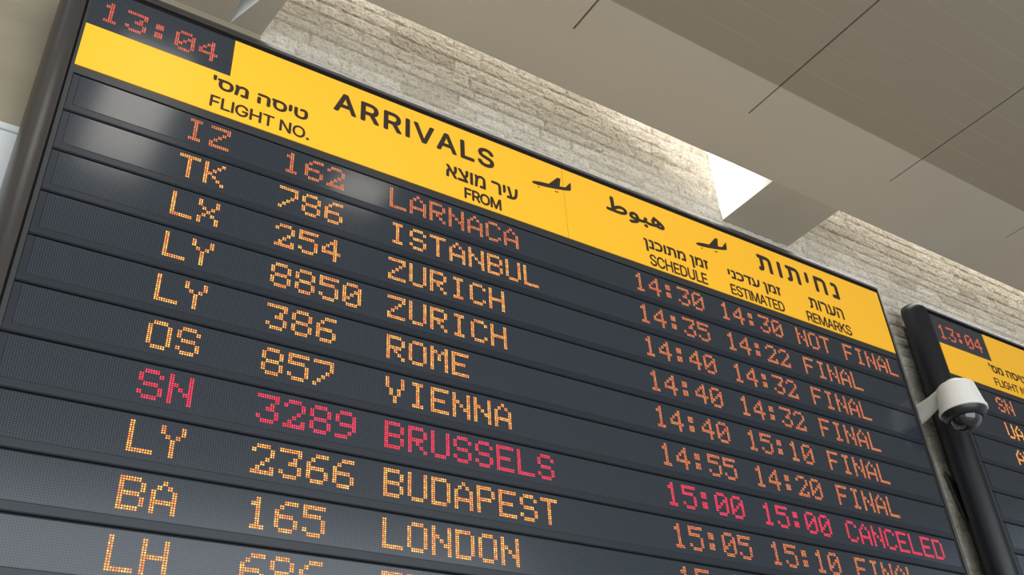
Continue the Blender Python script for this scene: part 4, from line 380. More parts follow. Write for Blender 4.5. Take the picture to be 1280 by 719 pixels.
'ESTIMATED': ("0 17,0 986,87 986,87 877,18 877,18 561,83 561,83 453,18 453,18 126,88 126,88 17,153 0,143 4,134 15,126 34,119 61,113 93,108 131,105 175,102 224,101 277,120 277,120 242,122 211,125 184,128 161,132 143,137 129,142 119,147 113,153 111,159 113,165 120,170 132,175 148,179 168,182 192,185 219,186 249,187 282,187 311,185 336,183 358,180 376,177 392,173 406,169 419,164 430,159 440,142 473,131 498,122 530,114 568,109 613,106 666,105 726,106 779,108 827,111 870,116 908,122 940,129 965,137 984,145 995,154 999,163 995,171 984,179 965,185 939,191 908,196 872,199 830,202 785,202 737,185 737,183 782,180 820,175 850,169 872,161 886,153 890,147 888,142 881,137 870,133 855,129 836,126 814,124 789,123 762,123 732,123 701,125 675,127 652,130 633,134 617,138 604,142 593,146 583,150 576,164 549,168 541,173 531,177 519,182 505,186 489,191 470,194 448,198 422,201 393,203 360,204 323,205 281,204 230,202 182,198 138,194 98,188 65,181 37,173 16,163 4,214 877,214 986,322 986,322 877,277 877,277 17,259 17,259 877,335 986,353 986,353 17,335 17,374 17,374 986,400 986,435 373,436 358,436 340,437 320,439 298,440 275,441 250,442 226,443 201,444 177,445 153,446 131,447 110,443 110,444 130,445 151,446 174,447 198,448 223,449 248,451 272,452 296,453 318,454 339,455 357,456 373,490 986,516 986,516 17,498 17,498 571,498 592,498 615,498 640,498 665,498 692,498 719,498 747,499 775,499 804,499 832,499 860,499 888,500 888,499 858,498 827,496 797,495 766,493 737,492 708,490 680,489 654,488 630,487 608,486 588,485 571,453 17,437 17,405 571,404 588,403 607,402 628,400 652,399 678,398 705,396 733,395 763,393 793,392 825,390 856,388 888,390 888,391 863,391 837,391 809,391 781,391 753,391 725,391 697,391 669,391 643,391 617,391 593,391 571,391 17,528 17,579 986,600 986,652 17,633 17,603 593,601 632,599 676,597 726,594 784,591 851,588 928,591 928,588 850,585 782,582 724,580 673,578 630,576 593,547 17,554 287,554 395,626 395,626 287,656 877,656 986,764 986,764 877,719 877,719 17,701 17,701 877,780 17,780 986,867 986,867 877,798 877,798 561,862 561,862 453,798 453,798 126,868 126,868 17,931 17,897 17,897 126,930 126,941 131,951 146,959 171,966 205,972 249,976 301,979 361,981 429,982 503,981 577,979 644,976 704,972 755,966 798,959 832,951 857,942 872,932 877,896 877,896 986,933 986,946 980,958 960,969 928,978 884,985 829,991 762,996 685,998 599,999 503,998 407,995 320,991 243,985 176,977 120,968 75,957 43,945 23,905 986,905 17,887 17,887 986,445 155,499 850,391 847,590 886,566 395,614 395,619 287,561 287,905 877,905 126",
 "9 8 0,1 0 8,7 6 5,7 5 8,1 8 5,5 4 1,9 0 11,11 10 9,4 3 2,1 4 2,18 17 25,25 24 18,54 53 92,18 24 19,24 23 19,20 19 23,23 22 20,21 20 22,54 92 55,92 91 55,56 55 91,91 90 56,57 56 90,90 89 57,58 57 89,89 88 58,88 59 58,28 14 29,63 84 83,50 97 51,97 96 51,96 95 51,62 85 84,84 63 62,30 13 12,12 31 30,81 65 82,64 82 65,100 48 101,32 120 33,48 100 49,120 32 12,31 12 32,49 100 99,80 66 81,65 81 66,29 14 13,13 30 29,49 99 50,99 98 50,97 50 98,82 64 83,63 83 64,14 28 15,28 27 15,16 15 27,27 26 16,17 16 26,25 17 26,51 95 52,95 94 52,53 52 94,94 93 53,92 53 93,59 88 87,60 59 87,87 86 60,61 60 86,86 85 61,85 62 61,34 119 118,35 34 118,46 45 104,104 103 46,47 46 103,102 47 103,115 114 38,39 38 114,109 108 42,35 118 117,36 35 117,117 116 36,37 36 116,116 115 37,115 38 37,42 108 43,108 107 43,44 43 107,107 106 44,106 105 44,45 44 105,104 45 105,75 73 76,73 72 76,72 71 76,77 76 71,71 70 77,78 77 70,70 69 78,68 78 69,128 122 121,124 123 125,128 127 126,126 125 128,125 123 128,122 128 123,206 205 208,208 207 206,205 206 210,209 205 210,208 205 313,220 219 133,210 206 134,130 129 131,39 114 113,40 39 113,113 112 40,112 111 40,41 40 111,111 110 41,42 41 110,109 42 110,73 75 74,33 120 119,119 34 33,47 102 48,101 48 102,78 68 79,68 67 79,80 79 67,66 80 67,143 149 144,145 150 151,151 146 311,146 152 311,154 153 148,147 148 153,148 147 150,151 150 147,146 151 147,152 146 147,147 153 152,149 193 192,192 148 149,148 150 149,144 149 150,150 145 144,191 190 161,184 183 162,183 182 162,182 181 162,180 177 312,176 175 163,163 179 176,180 176 179,177 180 179,178 177 179,235 234 222,234 232 222,221 240 241,241 242 221,166 165 164,174 173 163,163 175 174,312 177 181,162 181 177,177 178 162,178 179 162,179 163 162,161 160 191,200 199 135,231 230 223,233 231 223,252 251 250,250 249 252,246 245 252,225 224 244,230 229 223,262 261 253,260 259 258,260 258 261,267 266 308,266 267 309,267 320 319,287 288 310,262 253 264,264 263 262,257 256 255,254 257 255,258 257 254,249 248 247,252 249 247,246 252 247,285 290 289,306 269 265,268 265 269,285 289 286,307 286 289,305 271 270,282 292 283,271 305 304,304 272 271,291 284 283,283 292 291,305 270 306,269 306 270,290 285 284,284 291 290,302 301 273,274 273 301,301 300 274,275 274 300,300 299 275,276 275 299,299 298 276,298 277 276,277 298 278,298 297 278,279 278 297,297 296 279,280 279 296,296 295 280,281 280 295,295 294 281,272 304 303,303 302 272,302 273 272,281 294 282,294 293 282,292 282 293,265 268 308,267 308 320,287 319 307,288 287 307,318 315 241,232 234 314,232 314 233,222 232 233,233 223 222,149 143 193,200 135 201,202 201 135,203 202 135,204 203 135,208 204 135,207 208 135,206 207 135,134 206 135,132 131 129,133 219 134,219 218 134,218 217 134,217 216 134,216 215 134,215 214 134,214 213 134,213 212 134,212 211 134,211 210 134,195 194 136,136 135 198,199 198 135,198 197 136,197 196 136,196 195 136,145 151 311,185 184 162,162 161 187,188 187 161,189 188 161,190 189 161,187 186 162,186 185 162,166 164 163,167 166 163,168 167 163,169 168 163,170 169 163,171 170 163,172 171 163,173 172 163,176 180 312,154 148 192,192 191 158,159 158 191,160 159 191,158 157 192,157 156 192,156 155 192,155 154 192,136 194 137,194 193 139,140 139 193,141 140 193,142 141 193,143 142 193,139 138 194,138 137 194,205 209 313,204 208 313,239 238 242,222 221 242,236 235 222,222 242 238,238 237 222,237 236 222,244 224 243,224 223 243,227 226 243,243 223 227,228 227 223,229 228 223,316 317 244,231 233 314,315 318 316,239 242 315,242 241 315,243 226 316,244 243 316,225 244 317,317 316 318,241 240 318,253 261 254,261 258 254,286 307 319,308 268 320,287 310 309,309 267 287,319 287 267"),
'\u05ea\u05d5\u05e8\u05e2\u05d4': ("177 0,177 650,175 720,171 775,165 813,156 839,145 854,132 859,2 859,2 999,134 999,158 991,177 965,192 923,203 862,209 781,211 680,211 0,0 0,0 140,18 140,24 144,29 157,33 179,36 209,38 248,39 295,39 925,73 925,73 304,72 211,67 135,60 76,49 34,34 8,16 0,274 0,274 999,308 999,308 0,483 0,483 650,482 720,478 775,471 813,462 839,451 854,438 859,347 859,347 999,441 999,464 991,484 965,499 923,509 862,515 781,517 680,517 0,558 0,558 140,627 140,641 143,655 151,667 165,678 185,688 212,697 245,704 284,711 332,716 386,721 449,724 520,726 599,735 999,769 999,761 599,759 548,757 495,755 440,752 386,748 332,743 279,737 229,729 181,720 138,709 98,697 65,682 37,666 17,648 4,627 0,621 113,574 999,609 999,655 113,965 0,965 650,963 720,959 775,953 813,944 839,933 854,920 859,813 859,813 999,922 999,946 991,965 965,980 923,991 862,997 781,999 680,999 0,813 0,813 597,847 597,847 0,39 859,73 859,620 140,653 150",
 "21 20 35,19 18 35,35 20 19,21 35 34,34 22 21,9 8 27,5 11 6,10 6 11,6 10 7,28 7 10,22 34 33,33 32 22,23 22 32,32 31 23,24 23 31,31 30 24,25 24 30,30 29 25,26 25 29,9 27 28,28 10 9,17 16 1,47 49 48,36 39 37,46 45 51,50 46 51,41 56 42,56 55 42,43 42 55,55 54 43,44 43 54,54 53 44,53 52 44,45 44 52,51 45 52,46 50 47,49 47 50,17 1 0,1 16 2,16 15 2,3 2 15,15 14 3,4 3 14,14 13 4,13 12 4,5 4 12,11 5 12,90 91 58,59 58 91,91 60 119,94 61 91,94 89 88,63 62 94,61 94 120,60 91 61,65 86 85,85 66 65,66 85 84,84 83 66,67 66 83,83 82 67,68 67 82,94 88 87,63 94 87,64 63 87,87 86 64,86 65 64,93 60 61,114 113 116,116 115 114,102 104 103,101 100 106,105 101 106,96 95 112,112 111 96,96 111 97,111 110 97,98 97 110,110 109 98,99 98 109,109 108 99,108 107 99,100 99 107,106 100 107,101 105 102,104 102 105,68 82 81,69 68 81,81 80 69,80 79 69,70 69 79,79 78 70,71 70 78,78 77 71,77 76 71,72 71 76,76 75 72,73 72 75,75 74 73,41 40 57,60 93 119,118 117 29,117 118 28,26 29 117,27 8 117,28 27 117,7 28 118,38 37 39,56 41 57,59 91 119,93 92 119,61 120 93,94 62 120,91 90 89,89 94 91"),
'REMARKS': ("0 17,0 986,58 986,70 982,81 969,90 948,98 919,104 884,109 842,112 795,114 743,115 687,114 632,112 581,109 534,104 493,98 459,90 431,81 410,70 398,58 393,12 393,12 503,57 503,65 505,72 513,78 525,83 542,87 564,90 589,92 619,94 651,94 687,94 724,92 758,90 788,87 814,83 836,78 854,72 867,65 875,57 878,21 878,21 17,97 17,56 453,80 453,121 17,137 17,137 986,240 986,240 877,158 877,158 561,234 561,234 453,158 453,158 126,240 126,240 17,263 17,263 986,293 986,335 373,336 358,337 340,338 320,339 298,341 275,342 250,343 226,345 201,346 177,347 153,348 131,349 110,345 110,346 130,347 151,348 174,349 198,351 223,352 248,353 272,355 296,356 318,357 339,358 357,359 373,400 986,430 986,430 17,409 17,409 571,409 592,410 615,410 640,410 665,410 692,410 719,410 747,410 775,410 804,410 832,410 860,410 888,412 888,411 858,409 827,407 797,406 766,404 737,402 708,400 680,399 654,397 630,396 608,395 588,393 571,356 17,338 17,299 571,298 588,297 607,296 628,294 652,293 678,291 705,289 733,288 763,286 793,284 825,282 856,280 888,282 888,283 863,283 837,283 809,283 781,283 753,283 725,283 697,283 669,283 643,283 617,283 593,283 571,283 17,444 17,505 986,530 986,591 17,569 17,534 593,531 632,529 676,526 726,523 784,519 851,515 928,520 928,516 850,512 782,509 724,506 673,504 630,502 593,467 17,475 287,475 395,561 395,561 287,605 17,605 986,663 986,675 982,686 969,695 948,703 919,709 884,714 842,718 795,720 743,720 687,720 632,718 581,714 534,709 493,703 459,695 431,686 410,675 398,663 393,617 393,617 503,662 503,671 505,678 513,684 525,689 542,693 564,696 589,698 619,699 651,699 687,699 724,698 758,696 788,693 814,689 836,684 854,678 867,670 875,662 878,627 878,627 17,702 17,661 453,685 453,727 17,756 294,756 429,760 458,764 486,768 514,772 541,776 568,780 595,784 621,788 647,792 673,842 986,870 986,798 542,797 543,742 17,742 986,763 986,763 654,763 446,763 385,763 17,845 17,784 511,797 606,870 17,938 0,926 4,916 15,906 34,898 61,891 93,885 131,881 175,878 224,877 277,899 277,900 242,902 211,905 184,909 161,914 143,919 129,925 119,931 113,938 111,945 113,952 120,959 132,964 148,969 168,973 192,976 219,978 249,978 282,978 311,976 336,974 358,971 376,967 392,962 406,957 419,951 430,945 440,925 473,912 498,901 530,893 568,886 613,883 666,881 726,882 779,885 827,889 870,895 908,902 940,910 965,919 984,929 995,939 999,950 995,960 984,969 965,976 939,983 908,989 872,993 830,995 785,997 737,976 737,974 782,970 820,964 850,957 872,948 886,939 890,932 888,925 881,920 870,914 855,910 836,907 814,904 789,903 762,902 732,903 701,905 675,908 652,911 633,915 617,920 604,925 593,930 583,934 576,951 549,956 541,962 531,967 519,972 505,978 489,983 470,987 448,991 422,994 393,997 360,998 323,999 281,998 230,996 182,992 138,986 98,979 65,971 37,961 16,950 4,21 503,21 393,62 395,84 416,347 155,410 850,283 847,518 886,490 395,546 395,552 287,483 287,627 503,627 393,667 395,689 416,763 477,763 335,787 483,802 566",
 "43 21 0,21 22 0,1 0 22,42 41 2,21 43 356,22 21 356,22 355 42,1 22 42,42 2 1,39 3 40,26 25 46,18 46 19,46 25 24,38 4 39,3 39 4,357 19 45,19 46 45,23 45 24,2 41 40,40 3 2,27 17 16,28 27 16,16 15 28,29 28 15,15 14 29,30 29 14,14 13 30,9 8 34,35 34 8,8 7 35,36 35 7,7 6 36,37 36 6,5 37 6,19 357 44,18 19 44,18 44 358,46 18 358,17 27 46,26 46 27,37 5 38,4 38 5,55 53 56,57 56 48,132 135 133,135 134 133,57 48 59,59 58 57,53 55 54,51 50 52,49 52 50,127 62 128,129 128 62,130 129 62,131 130 62,147 146 60,135 132 361,131 62 135,134 135 62,133 134 62,61 133 62,30 13 12,31 30 12,12 11 31,32 31 11,33 32 11,11 10 33,34 33 10,9 34 10,72 77 78,71 76 77,77 72 71,79 73 74,80 75 81,75 80 74,79 74 80,77 76 75,75 74 77,78 77 74,74 73 78,78 73 359,73 79 359,76 71 70,111 110 89,110 109 89,109 108 89,88 87 118,76 120 119,75 76 119,118 117 88,148 167 168,148 168 169,102 101 90,103 102 90,90 106 103,106 107 103,104 360 107,107 106 104,106 105 104,149 162 161,159 149 161,159 161 362,159 362 160,149 159 160,215 193 172,193 194 172,171 152 151,157 156 150,158 157 150,160 158 150,149 160 150,366 363 168,101 100 90,93 92 91,360 104 108,89 108 104,104 105 89,105 106 89,106 90 89,120 76 70,127 126 62,211 175 212,174 212 175,369 191 217,217 191 218,195 217 196,212 174 213,214 213 174,218 198 197,218 190 370,189 199 218,198 218 199,190 218 191,218 197 196,210 176 211,175 211 176,187 186 201,202 201 186,186 185 202,185 184 202,203 202 184,184 183 203,204 203 183,205 204 183,183 182 205,206 205 182,182 181 206,181 180 206,207 206 180,180 179 207,191 369 216,190 191 216,370 190 216,199 189 188,200 199 188,188 187 200,187 201 200,207 179 208,179 178 208,209 208 178,178 177 209,210 209 177,176 210 177,222 221 239,221 220 240,239 221 240,222 239 371,238 237 236,226 225 243,243 227 226,233 244 234,230 229 244,244 231 230,234 244 243,244 229 228,239 240 243,223 239 243,224 223 243,243 225 224,253 252 258,258 257 253,254 253 257,257 256 254,255 254 256,291 290 324,231 244 232,241 220 235,220 221 235,329 285 330,248 262 249,262 261 249,319 318 296,318 297 296,246 265 264,246 264 247,263 247 264,298 317 316,335 334 282,354 267 266,282 334 283,315 314 300,299 315 300,354 266 246,265 246 266,283 334 333,315 299 316,298 316 299,247 263 248,262 248 263,283 333 284,333 332 284,332 331 284,285 284 331,330 285 331,297 318 317,317 298 297,280 337 281,337 336 281,268 353 352,269 268 352,280 279 338,337 280 338,313 312 302,301 313 302,348 347 273,274 273 347,347 346 274,346 345 274,275 274 345,345 344 275,276 275 344,344 343 276,343 342 276,269 352 351,270 269 351,351 350 270,271 270 350,350 349 271,272 271 349,349 348 272,348 273 272,276 342 277,342 341 277,278 277 341,341 340 278,340 339 278,279 278 339,338 279 339,308 307 309,310 309 307,307 306 310,306 305 310,311 310 305,305 304 311,312 311 304,304 303 312,302 312 303,267 354 353,353 268 267,281 336 282,335 282 336,313 301 314,300 314 301,249 261 250,261 260 250,251 250 260,260 259 251,252 251 259,258 252 259,285 329 286,329 328 286,287 286 328,328 327 287,327 326 287,288 287 326,289 288 326,326 325 289,290 289 325,324 290 325,291 324 323,292 291 323,323 322 292,293 292 322,322 321 293,294 293 321,321 320 294,295 294 320,320 319 295,319 296 295,193 215 368,194 193 368,194 367 214,173 194 214,214 174 173,20 45 356,45 23 355,355 356 45,355 22 356,45 20 357,46 24 45,17 46 358,44 47 358,53 52 49,49 48 56,56 53 49,137 136 132,61 60 146,146 145 61,145 144 61,144 143 61,143 142 61,142 141 61,141 140 61,140 139 61,139 138 61,138 137 61,133 61 137,132 133 137,122 121 63,63 62 125,126 125 62,125 124 63,124 123 63,123 122 63,72 78 359,112 111 89,89 88 114,115 114 88,116 115 88,117 116 88,114 113 89,113 112 89,93 91 90,94 93 90,95 94 90,96 95 90,97 96 90,98 97 90,99 98 90,100 99 90,103 107 360,81 75 119,119 118 85,86 85 118,87 86 118,85 84 119,84 83 119,83 82 119,82 81 119,64 63 121,121 120 66,67 66 120,68 67 120,69 68 120,70 69 120,66 65 121,65 64 121,132 136 361,131 135 361,169 166 165,149 148 169,163 162 149,149 169 165,165 164 149,164 163 149,170 171 151,151 150 170,154 153 170,170 150 154,155 154 150,156 155 150,364 365 171,158 160 362,363 366 364,166 169 363,169 168 363,170 153 364,171 170 364,152 171 365,365 364 366,168 167 366,194 173 172,192 217 368,217 195 367,367 368 217,367 194 368,217 192 369,196 217 218,189 218 370,216 219 370,233 242 374,244 233 374,220 241 372,240 220 372,222 371 238,236 235 221,238 236 221,221 222 238,239 223 371,234 243 373,233 234 373,242 233 373,240 372 373,243 240 373,228 227 244,227 243 244,232 244 374,242 245 374"),
}
def print_text(name, body, u0, u1, v0, v1, parent, bold=0.0, w=-0.3):
    pts, tris = GLYPHS[body]
    P = np.array([[int(x) for x in p.split()] for p in pts.split(',')], float) / 999
    T = [tuple(int(x) for x in t.split()) for t in tris.split(',')]
    x = u0 + bold + P[:, 0] * (u1 - u0 - 2 * bold); y = v1 - bold - P[:, 1] * (v1 - v0 - 2 * bold)
    b = MB()
    shifts = [(0, 0)] + [(math.cos(a * math.pi / 4), math.sin(a * math.pi / 4)) for a in range(8)] if bold else [(0, 0)]
    for k, (dx, dy) in enumerate(shifts):           # thickened strokes
        b.add([lw(x[i] + dx * bold, y[i] + dy * bold, w - 0.004 * k) for i in range(len(x))], T)
    return b.build(name, M_INK, parent)

def airplane(parent, u0, u1, vt, vb):
    # side view of a landing jet, nose to the left and low
    W_ = u1 - u0; H_ = vb - vt
    body = [(0, .94), (.03, .86), (.10, .80), (.25, .72), (.42, .66), (.66, .02), (.74, .0), (.70, .55), (.84, .48), (.98, .06), (1.0, .05), (.985, .50), (.96, .58), (.80, .70), (.55, .84), (.35, .93), (.15, 1.0), (.04, 1.0)]
    b = MB(); b.prism([(u0 + x * W_, vt + y * H_) for x, y in body], -0.4, -0.22)
    for x, y in ((.16, 1.13), (.58, 1.0), (.63, .98)):
        cu, cv = u0 + x * W_, vt + y * H_
        b.prism([(cu + .55 * math.cos(a * math.pi / 4), cv + .55 * math.sin(a * math.pi / 4)) for a in range(8)], -0.4, -0.22)
    return b.build('airplane_pictogram', M_INK, parent)

# ------------------------------------------------------------------ an arrivals board
UL, UR, VT = -55.7, 533.0, -66.2
NROWS = 13; PITCH = 23.05
VB = -2.4 + NROWS * PITCH + 5
FIELDS = dict(airline_code=0, flight_number=49, origin_city=109, scheduled_time=276, estimated_time=348, flight_remark=420)
def frame_mesh(parent, m_frame):
    # quarter-ellipse tube swept around the board with rounded corners, then a straight return towards the wall
    prof = [(10.8 * math.sin(t), 13.5 * (1 - math.cos(t)) - 0.4) for t in np.linspace(0, math.pi / 2, 11)] + [(10.8, 16.0)]
    prof = [(-0.2, 2.0), (-0.2, -0.2)] + prof + [(4, 16.0)]
    path = []
    for (cu, cv), a0 in (((UL, VT), 180), ((UR, VT), 270), ((UR, VB), 0), ((UL, VB), 90)):
        for k in range(9):
            a = math.radians(a0 + 90 * k / 8); path.append((cu, cv, math.cos(a), math.sin(a)))
    vs = [lw(cu + nu * o_, cv + nv * o_, w_) for cu, cv, nu, nv in path for o_, w_ in prof]
    n, m = len(path), len(prof)
    fs = [(i * m + j, i * m + j + 1, ((i + 1) % n) * m + j + 1, ((i + 1) % n) * m + j) for i in range(n) for j in range(m - 1)]
    b = MB(); b.add(vs, fs)
    return b.build('tube_frame', m_frame, parent, None, True)

def board(name, label, texts, du, header=None):
    root = empty(name, W(du, 0, 0), label, 'arrivals board', 'arrivals boards on the stone wall')
    frame_mesh(root, M_FRAME_LIT if header is None else M_FRAME_SHADED)
    b = MB(); b.box(UL + 5, UR - 5, VT + 3, VB - 3, 4.0, 27.6); b.build('back_case', M_HOUSING, root)
    b = MB(); b.box(UL + .2, UR - .2, VT + .2, VB - .2, 1.6, 3.9); b.build('gasket', M_GASKET, root)
    # charcoal margin beside the rows and under the header
    b = MB(); b.box(-54.4, 531.6, -7.7, -2.9, 0.1, 1.5); b.box(-54.4, -53.0, -62.6, -7.7, 0.1, 1.5); b.box(-54.4, -52.4, -2.9, VB - 1, 0.1, 1.5); b.box(530.8, 531.6, -2.9, VB - 1, 0.1, 1.5)
    b.build('margin', M_HOUSING, root)
    # header
    p = [(-53, -35.9), (17.2, -35.9), (17.2, -62.6), (228, -62.6), (228, -7.9), (-53, -7.9)]
    b = MB(); b.prism(p, -0.2, 1.4); b.prism([(228.35, -62.6), (531.2, -62.6), (531.2, -7.9), (228.35, -7.9)], -0.2, 1.4)
    b.box(228, 228.35, -62.6, -7.9, 0.0, 1.4, 1)
    hd = b.build('header_panel', [M_YELLOW, M_SEAM], root); hd['label'] = 'yellow header panel'
    if header is None:
        print_text('title_lettering', 'ARRIVALS', 73.9, 177.2, -54.5, -39.7, hd, 0.6)
        print_text('title_lettering', '\u05ea\u05d5\u05ea\u05d9\u05d7\u05e0', 397.2, 481.5, -54.6, -40.4, hd, 0.75)
        print_text('title_lettering', '\ufec1\ufeee\ufe92\ufeeb', 261.5, 310.6, -55.2, -39.2, hd, 0.6)
        print_text('column_heading', "'\u05e1\u05de \u05d4\u05e1\u05d9\u05d8", 9.0, 60.2, -33.0, -24.3, hd, 0.42)
        print_text('column_heading', 'FLIGHT NO.', 9.2, 61.8, -19.3, -11.4, hd, 0.22)
        print_text('column_heading', '\u05d0\u05e6\u05d5\u05de \u05e8\u05d9\u05e2', 143.8, 193, -31.2, -21.8, hd, 0.4)
        print_text('column_heading', 'FROM', 155.6, 180.6, -18.4, -10.1, hd, 0.34)
        print_text('column_heading', '\u05df\u05e0\u05db\u05d5\u05ea\u05de \u05df\u05de\u05d6', 289.6, 345.4, -30.4, -20.2, hd, 0.4)
        print_text('column_heading', 'SCHEDULE', 292.4, 341.8, -18.6, -9.4, hd, 0.24)
        print_text('column_heading', '\u05d9\u05e0\u05db\u05d3\u05e2 \u05df\u05de\u05d6', 363.4, 414.2, -30.4, -20.4, hd, 0.4)
        print_text('column_heading', 'ESTIMATED', 362.9, 414.2, -18.1, -9.3, hd, 0.24)
        print_text('column_heading', '\u05ea\u05d5\u05e8\u05e2\u05d4', 443.3, 480, -31.8, -22.4, hd, 0.4)
        print_text('column_heading', 'REMARKS', 436.8, 483.8, -18.4, -9.5, hd, 0.24)
        airplane(hd, 204.0, 234.4, -53.6, -41.2)
        airplane(hd, 337.7, 368.0, -54.2, -41.6)
    else:
        for c in header.children:
            o = c.copy(); COL.objects.link(o); o.parent = hd
    b = MB(); b.prism([(-53, -62.6), (16.9, -62.6), (16.9, -36.2), (-53, -36.2)], 0.0, 1.4)
    ck = b.build('clock_display', M_LED, root); ck['label'] = 'black LED clock display'
    led_text('clock_digits', '13:04', -48.5, CLOCKC, ck, -55.0, 0.97)
    # rows
    for i in range(NROWS):
        v = i * PITCH; t = texts[i] if i < len(texts) else None
        b = MB()
        b.bevbox(-52.3, 530.8, -2.1, 20.1, 0.3, 1.5, 0.2)
        # sloping lower lip
        P = [(-2.1, .3), (16.5, .3), (16.6, 0.02), (19.7, 0.02), (20.1, 1.5)]
        vs = [lw(u, vv, ww) for u in (-52.2, 530.7) for vv, ww in P[1:]]
        b.add(vs, [(0, 1, 5, 4), (1, 2, 6, 5), (2, 3, 7, 6), (0, 3, 2, 1), (4, 5, 6, 7)])
        ro = b.build('flight_row', M_ROW, root, lw(0, v, 0))
        b = MB(); b.bevbox(-49.3, 529.6, -1.7, 16.3, 0.0, 0.4, 0.15)
        wn = b.build('led_window', M_LED, ro)
        if t:
            red = t[0] == 'red'
            if red: ro['label'] = 'row with red letters'
            for (fname, fu), s in zip(FIELDS.items(), t[1:]):
                if not s: continue
                led_text(fname, s, fu, RED if red else (ORANGE if fu > 200 or i == 0 else AMBER), ro)
    return root, hd

FLIGHTS = [
 ('amber', 'IZ', '162', 'LARNACA', '14:30', '14:30', 'NOT FINAL'), ('amber', 'TK', '786', 'ISTANBUL', '14:35', '14:22', 'FINAL'),
 ('amber', 'LX', '254', 'ZURICH', '14:40', '14:32', 'FINAL'), ('amber', 'LY', '8850', 'ZURICH', '14:40', '14:32', 'FINAL'),
 ('amber', 'LY', '386', 'ROME', '14:40', '15:10', 'FINAL'), ('amber', 'OS', '857', 'VIENNA', '14:55', '14:20', 'FINAL'),
 ('red', 'SN', '3289', 'BRUSSELS', '15:00', '15:00', 'CANCELED'), ('amber', 'LY', '2366', 'BUDAPEST', '15:05', '15:10', 'FINAL'),
 ('amber', 'BA', '165', 'LONDON', '15:10', '15:10', 'FINAL'), ('amber', 'LH', '686', 'FRANKFURT', '', '', '')]
root1, head1 = board('arrivals_board', 'large black-framed arrivals board with yellow ARRIVALS header and red BRUSSELS row, filling the photo', FLIGHTS, 0)
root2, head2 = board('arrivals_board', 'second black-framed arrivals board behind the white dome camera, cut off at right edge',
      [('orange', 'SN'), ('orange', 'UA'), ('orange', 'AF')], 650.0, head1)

WEDGE = [(589.2, 66), (598, 75), (622, 75), (622, 106), (596, 103)]  # dark plate shaped as the shadow on the wall between the boards
b = MB(); b.prism([(u - 650, v) for u, v in WEDGE], 25.2, 27.0); b.build('shadow_wedge', M_WEDGE, root2)

# ------------------------------------------------------------------ dome camera on a wall arm between the boards
def lathe(prof, seg=40, c=(0, 0)):
    b = MB(); vs = []; n = len(prof)
    for k in range(seg):
        a = 2 * math.pi * k / seg
        for r, v in prof: vs.append(lw(c[0] + r * math.cos(a), v, c[1] + r * math.sin(a)))
    fs = [(k * n + j, k * n + j + 1, ((k + 1) % seg) * n + j + 1, ((k + 1) % seg) * n + j) for k in range(seg) for j in range(n - 1)]
    b.add(vs, fs); return b
CU0, CV0, CW0 = 560.0, 38.0, -20.0
sc = empty('security_camera', W(CU0, CV0, CW0), 'white dome security camera on an arm between the two arrivals boards', 'security camera')
lathe([(0, -17), (6, -17), (11.5, -16.2), (13.2, -14.6), (14.6, -6), (16.2, 3.4), (16.8, 3.8), (16.8, 5.6), (16.0, 6.0), (15.0, 6.0), (15.0, 4.6), (0, 4.6)]).build('housing', M_CAM, sc, None, True)
lathe([(15.9, 5.9), (15.7, 7.0), (14.4, 9.4), (12.4, 11.0), (10.9, 11.2), (10.6, 10.2), (10.6, 6.1), (15.9, 5.9)]).build('black_ring', M_CAMDARK, sc, None, True)
lathe([(10.7, 9.0)] + [(10.7 * math.cos(t), 10.2 + 9.4 * math.sin(t)) for t in np.linspace(0, math.pi / 2, 14)]).build('dome_bubble', M_BUBBLE, sc, None, True)
lathe([(0, -20.5), (3.6, -20.5), (5.6, -19.6), (5.8, -16.6), (0, -16.6)]).build('neck_cap', M_CAM, sc, None, True)
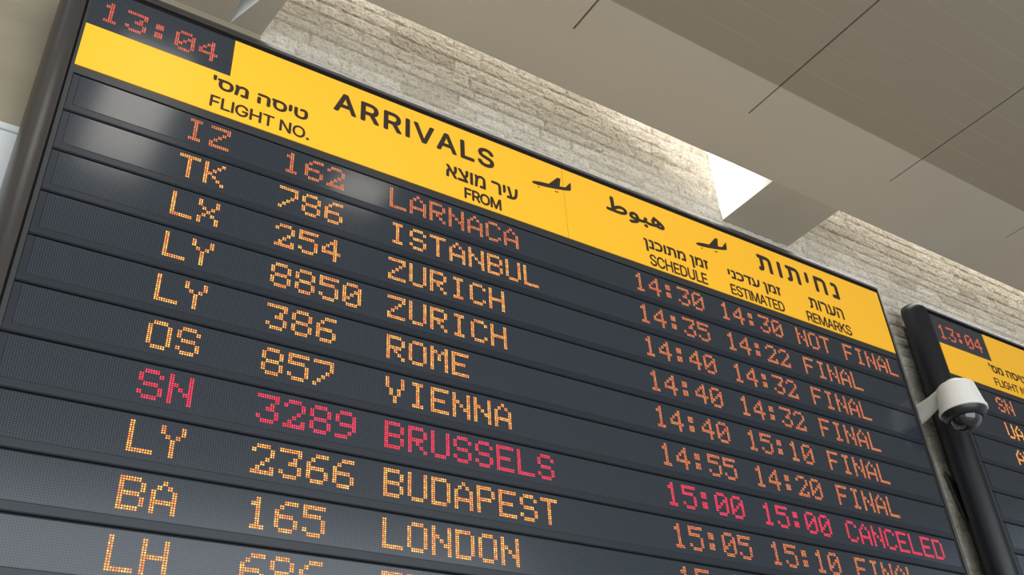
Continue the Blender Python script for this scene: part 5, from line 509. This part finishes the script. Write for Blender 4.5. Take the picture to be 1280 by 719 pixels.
def sweep(pts, radii, seg=16):
    b = MB(); vs = []
    for i, p in enumerate(pts):
        p = Vector(p); d = (Vector(pts[min(i + 1, len(pts) - 1)]) - Vector(pts[max(i - 1, 0)])).normalized()
        s = Vector((1, 0, 0)); q = d.cross(s).normalized()
        for k in range(seg):
            a = 2 * math.pi * k / seg; o = p + s * radii[i][0] * math.cos(a) + q * radii[i][1] * math.sin(a); vs.append(lw(*o))
    n = len(pts)
    fs = [(i * seg + k, i * seg + (k + 1) % seg, (i + 1) * seg + (k + 1) % seg, (i + 1) * seg + k) for i in range(n - 1) for k in range(seg)]
    fs += [tuple(range(seg)), tuple((n - 1) * seg + k for k in range(seg))]
    b.add(vs, fs); return b
sweep([(3, -9, 46), (3, -9, 40), (2.5, -10, 30), (2, -12.5, 20), (1, -15.5, 10), (0, -18, 3), (0, -18.6, -1.5)],
      [(7, 9), (6.5, 8.2), (5.5, 6.6), (4.8, 5.4), (4.6, 4.6), (4.4, 3.4), (3, 2)]).build('wall_arm', M_CAM, sc, None, True)
b = MB(); b.bevbox(-8, 14, -24, 6, 46.5, 48.2, 0.6); b.build('wall_plate', M_CAM, sc)
b = MB(); vs = []; n_ = 14
for k in range(n_ + 1):
    a = math.radians(35 + 100 * k / n_)
    for t0 in (30, 40, 46):
        t1 = math.radians(t0); rr = 10.95
        vs.append(lw(rr * math.cos(t1) * math.cos(a), 10.2 + 9.6 * math.sin(t1), rr * math.cos(t1) * math.sin(a)))
b.add(vs, [(k * 3 + j, k * 3 + j + 1, k * 3 + j + 4, k * 3 + j + 3) for k in range(n_) for j in range(2)])
b.build('gimbal_rim', M_GIMBAL, sc, None, True)
# lens seen inside the smoked bubble
lathe([(0, 16.6), (2.6, 16.2), (4.2, 14.8), (4.6, 12.5)]).build('lens', M_LENS, sc, None, True)

# ------------------------------------------------------------------ white panel on the wall left of the first board
wp = empty('enamel_panel', W(-160, 140, D), 'white enamel wall panel with a raised rim, left of the large arrivals board', 'panel')
def wl(u, v, w): return (u + 160, v - 140, w - D)
b = MB(); b.box(-100, 96, -120, 0, -2.2, -0.3); b.build('sheet', M_WHITE, wp)
b = MB(); b.bevbox(-102, 98, -123.8, -120.2, -3.6, -0.3, 0.4); b.bevbox(-102, -100, -120, 2, -3.6, -0.3, 0.4); b.bevbox(96, 98, -120, 2, -3.6, -0.3, 0.4); b.bevbox(-102, 98, 0, 2, -3.6, -0.3, 0.4)
b.build('rim', M_WHITE, wp)
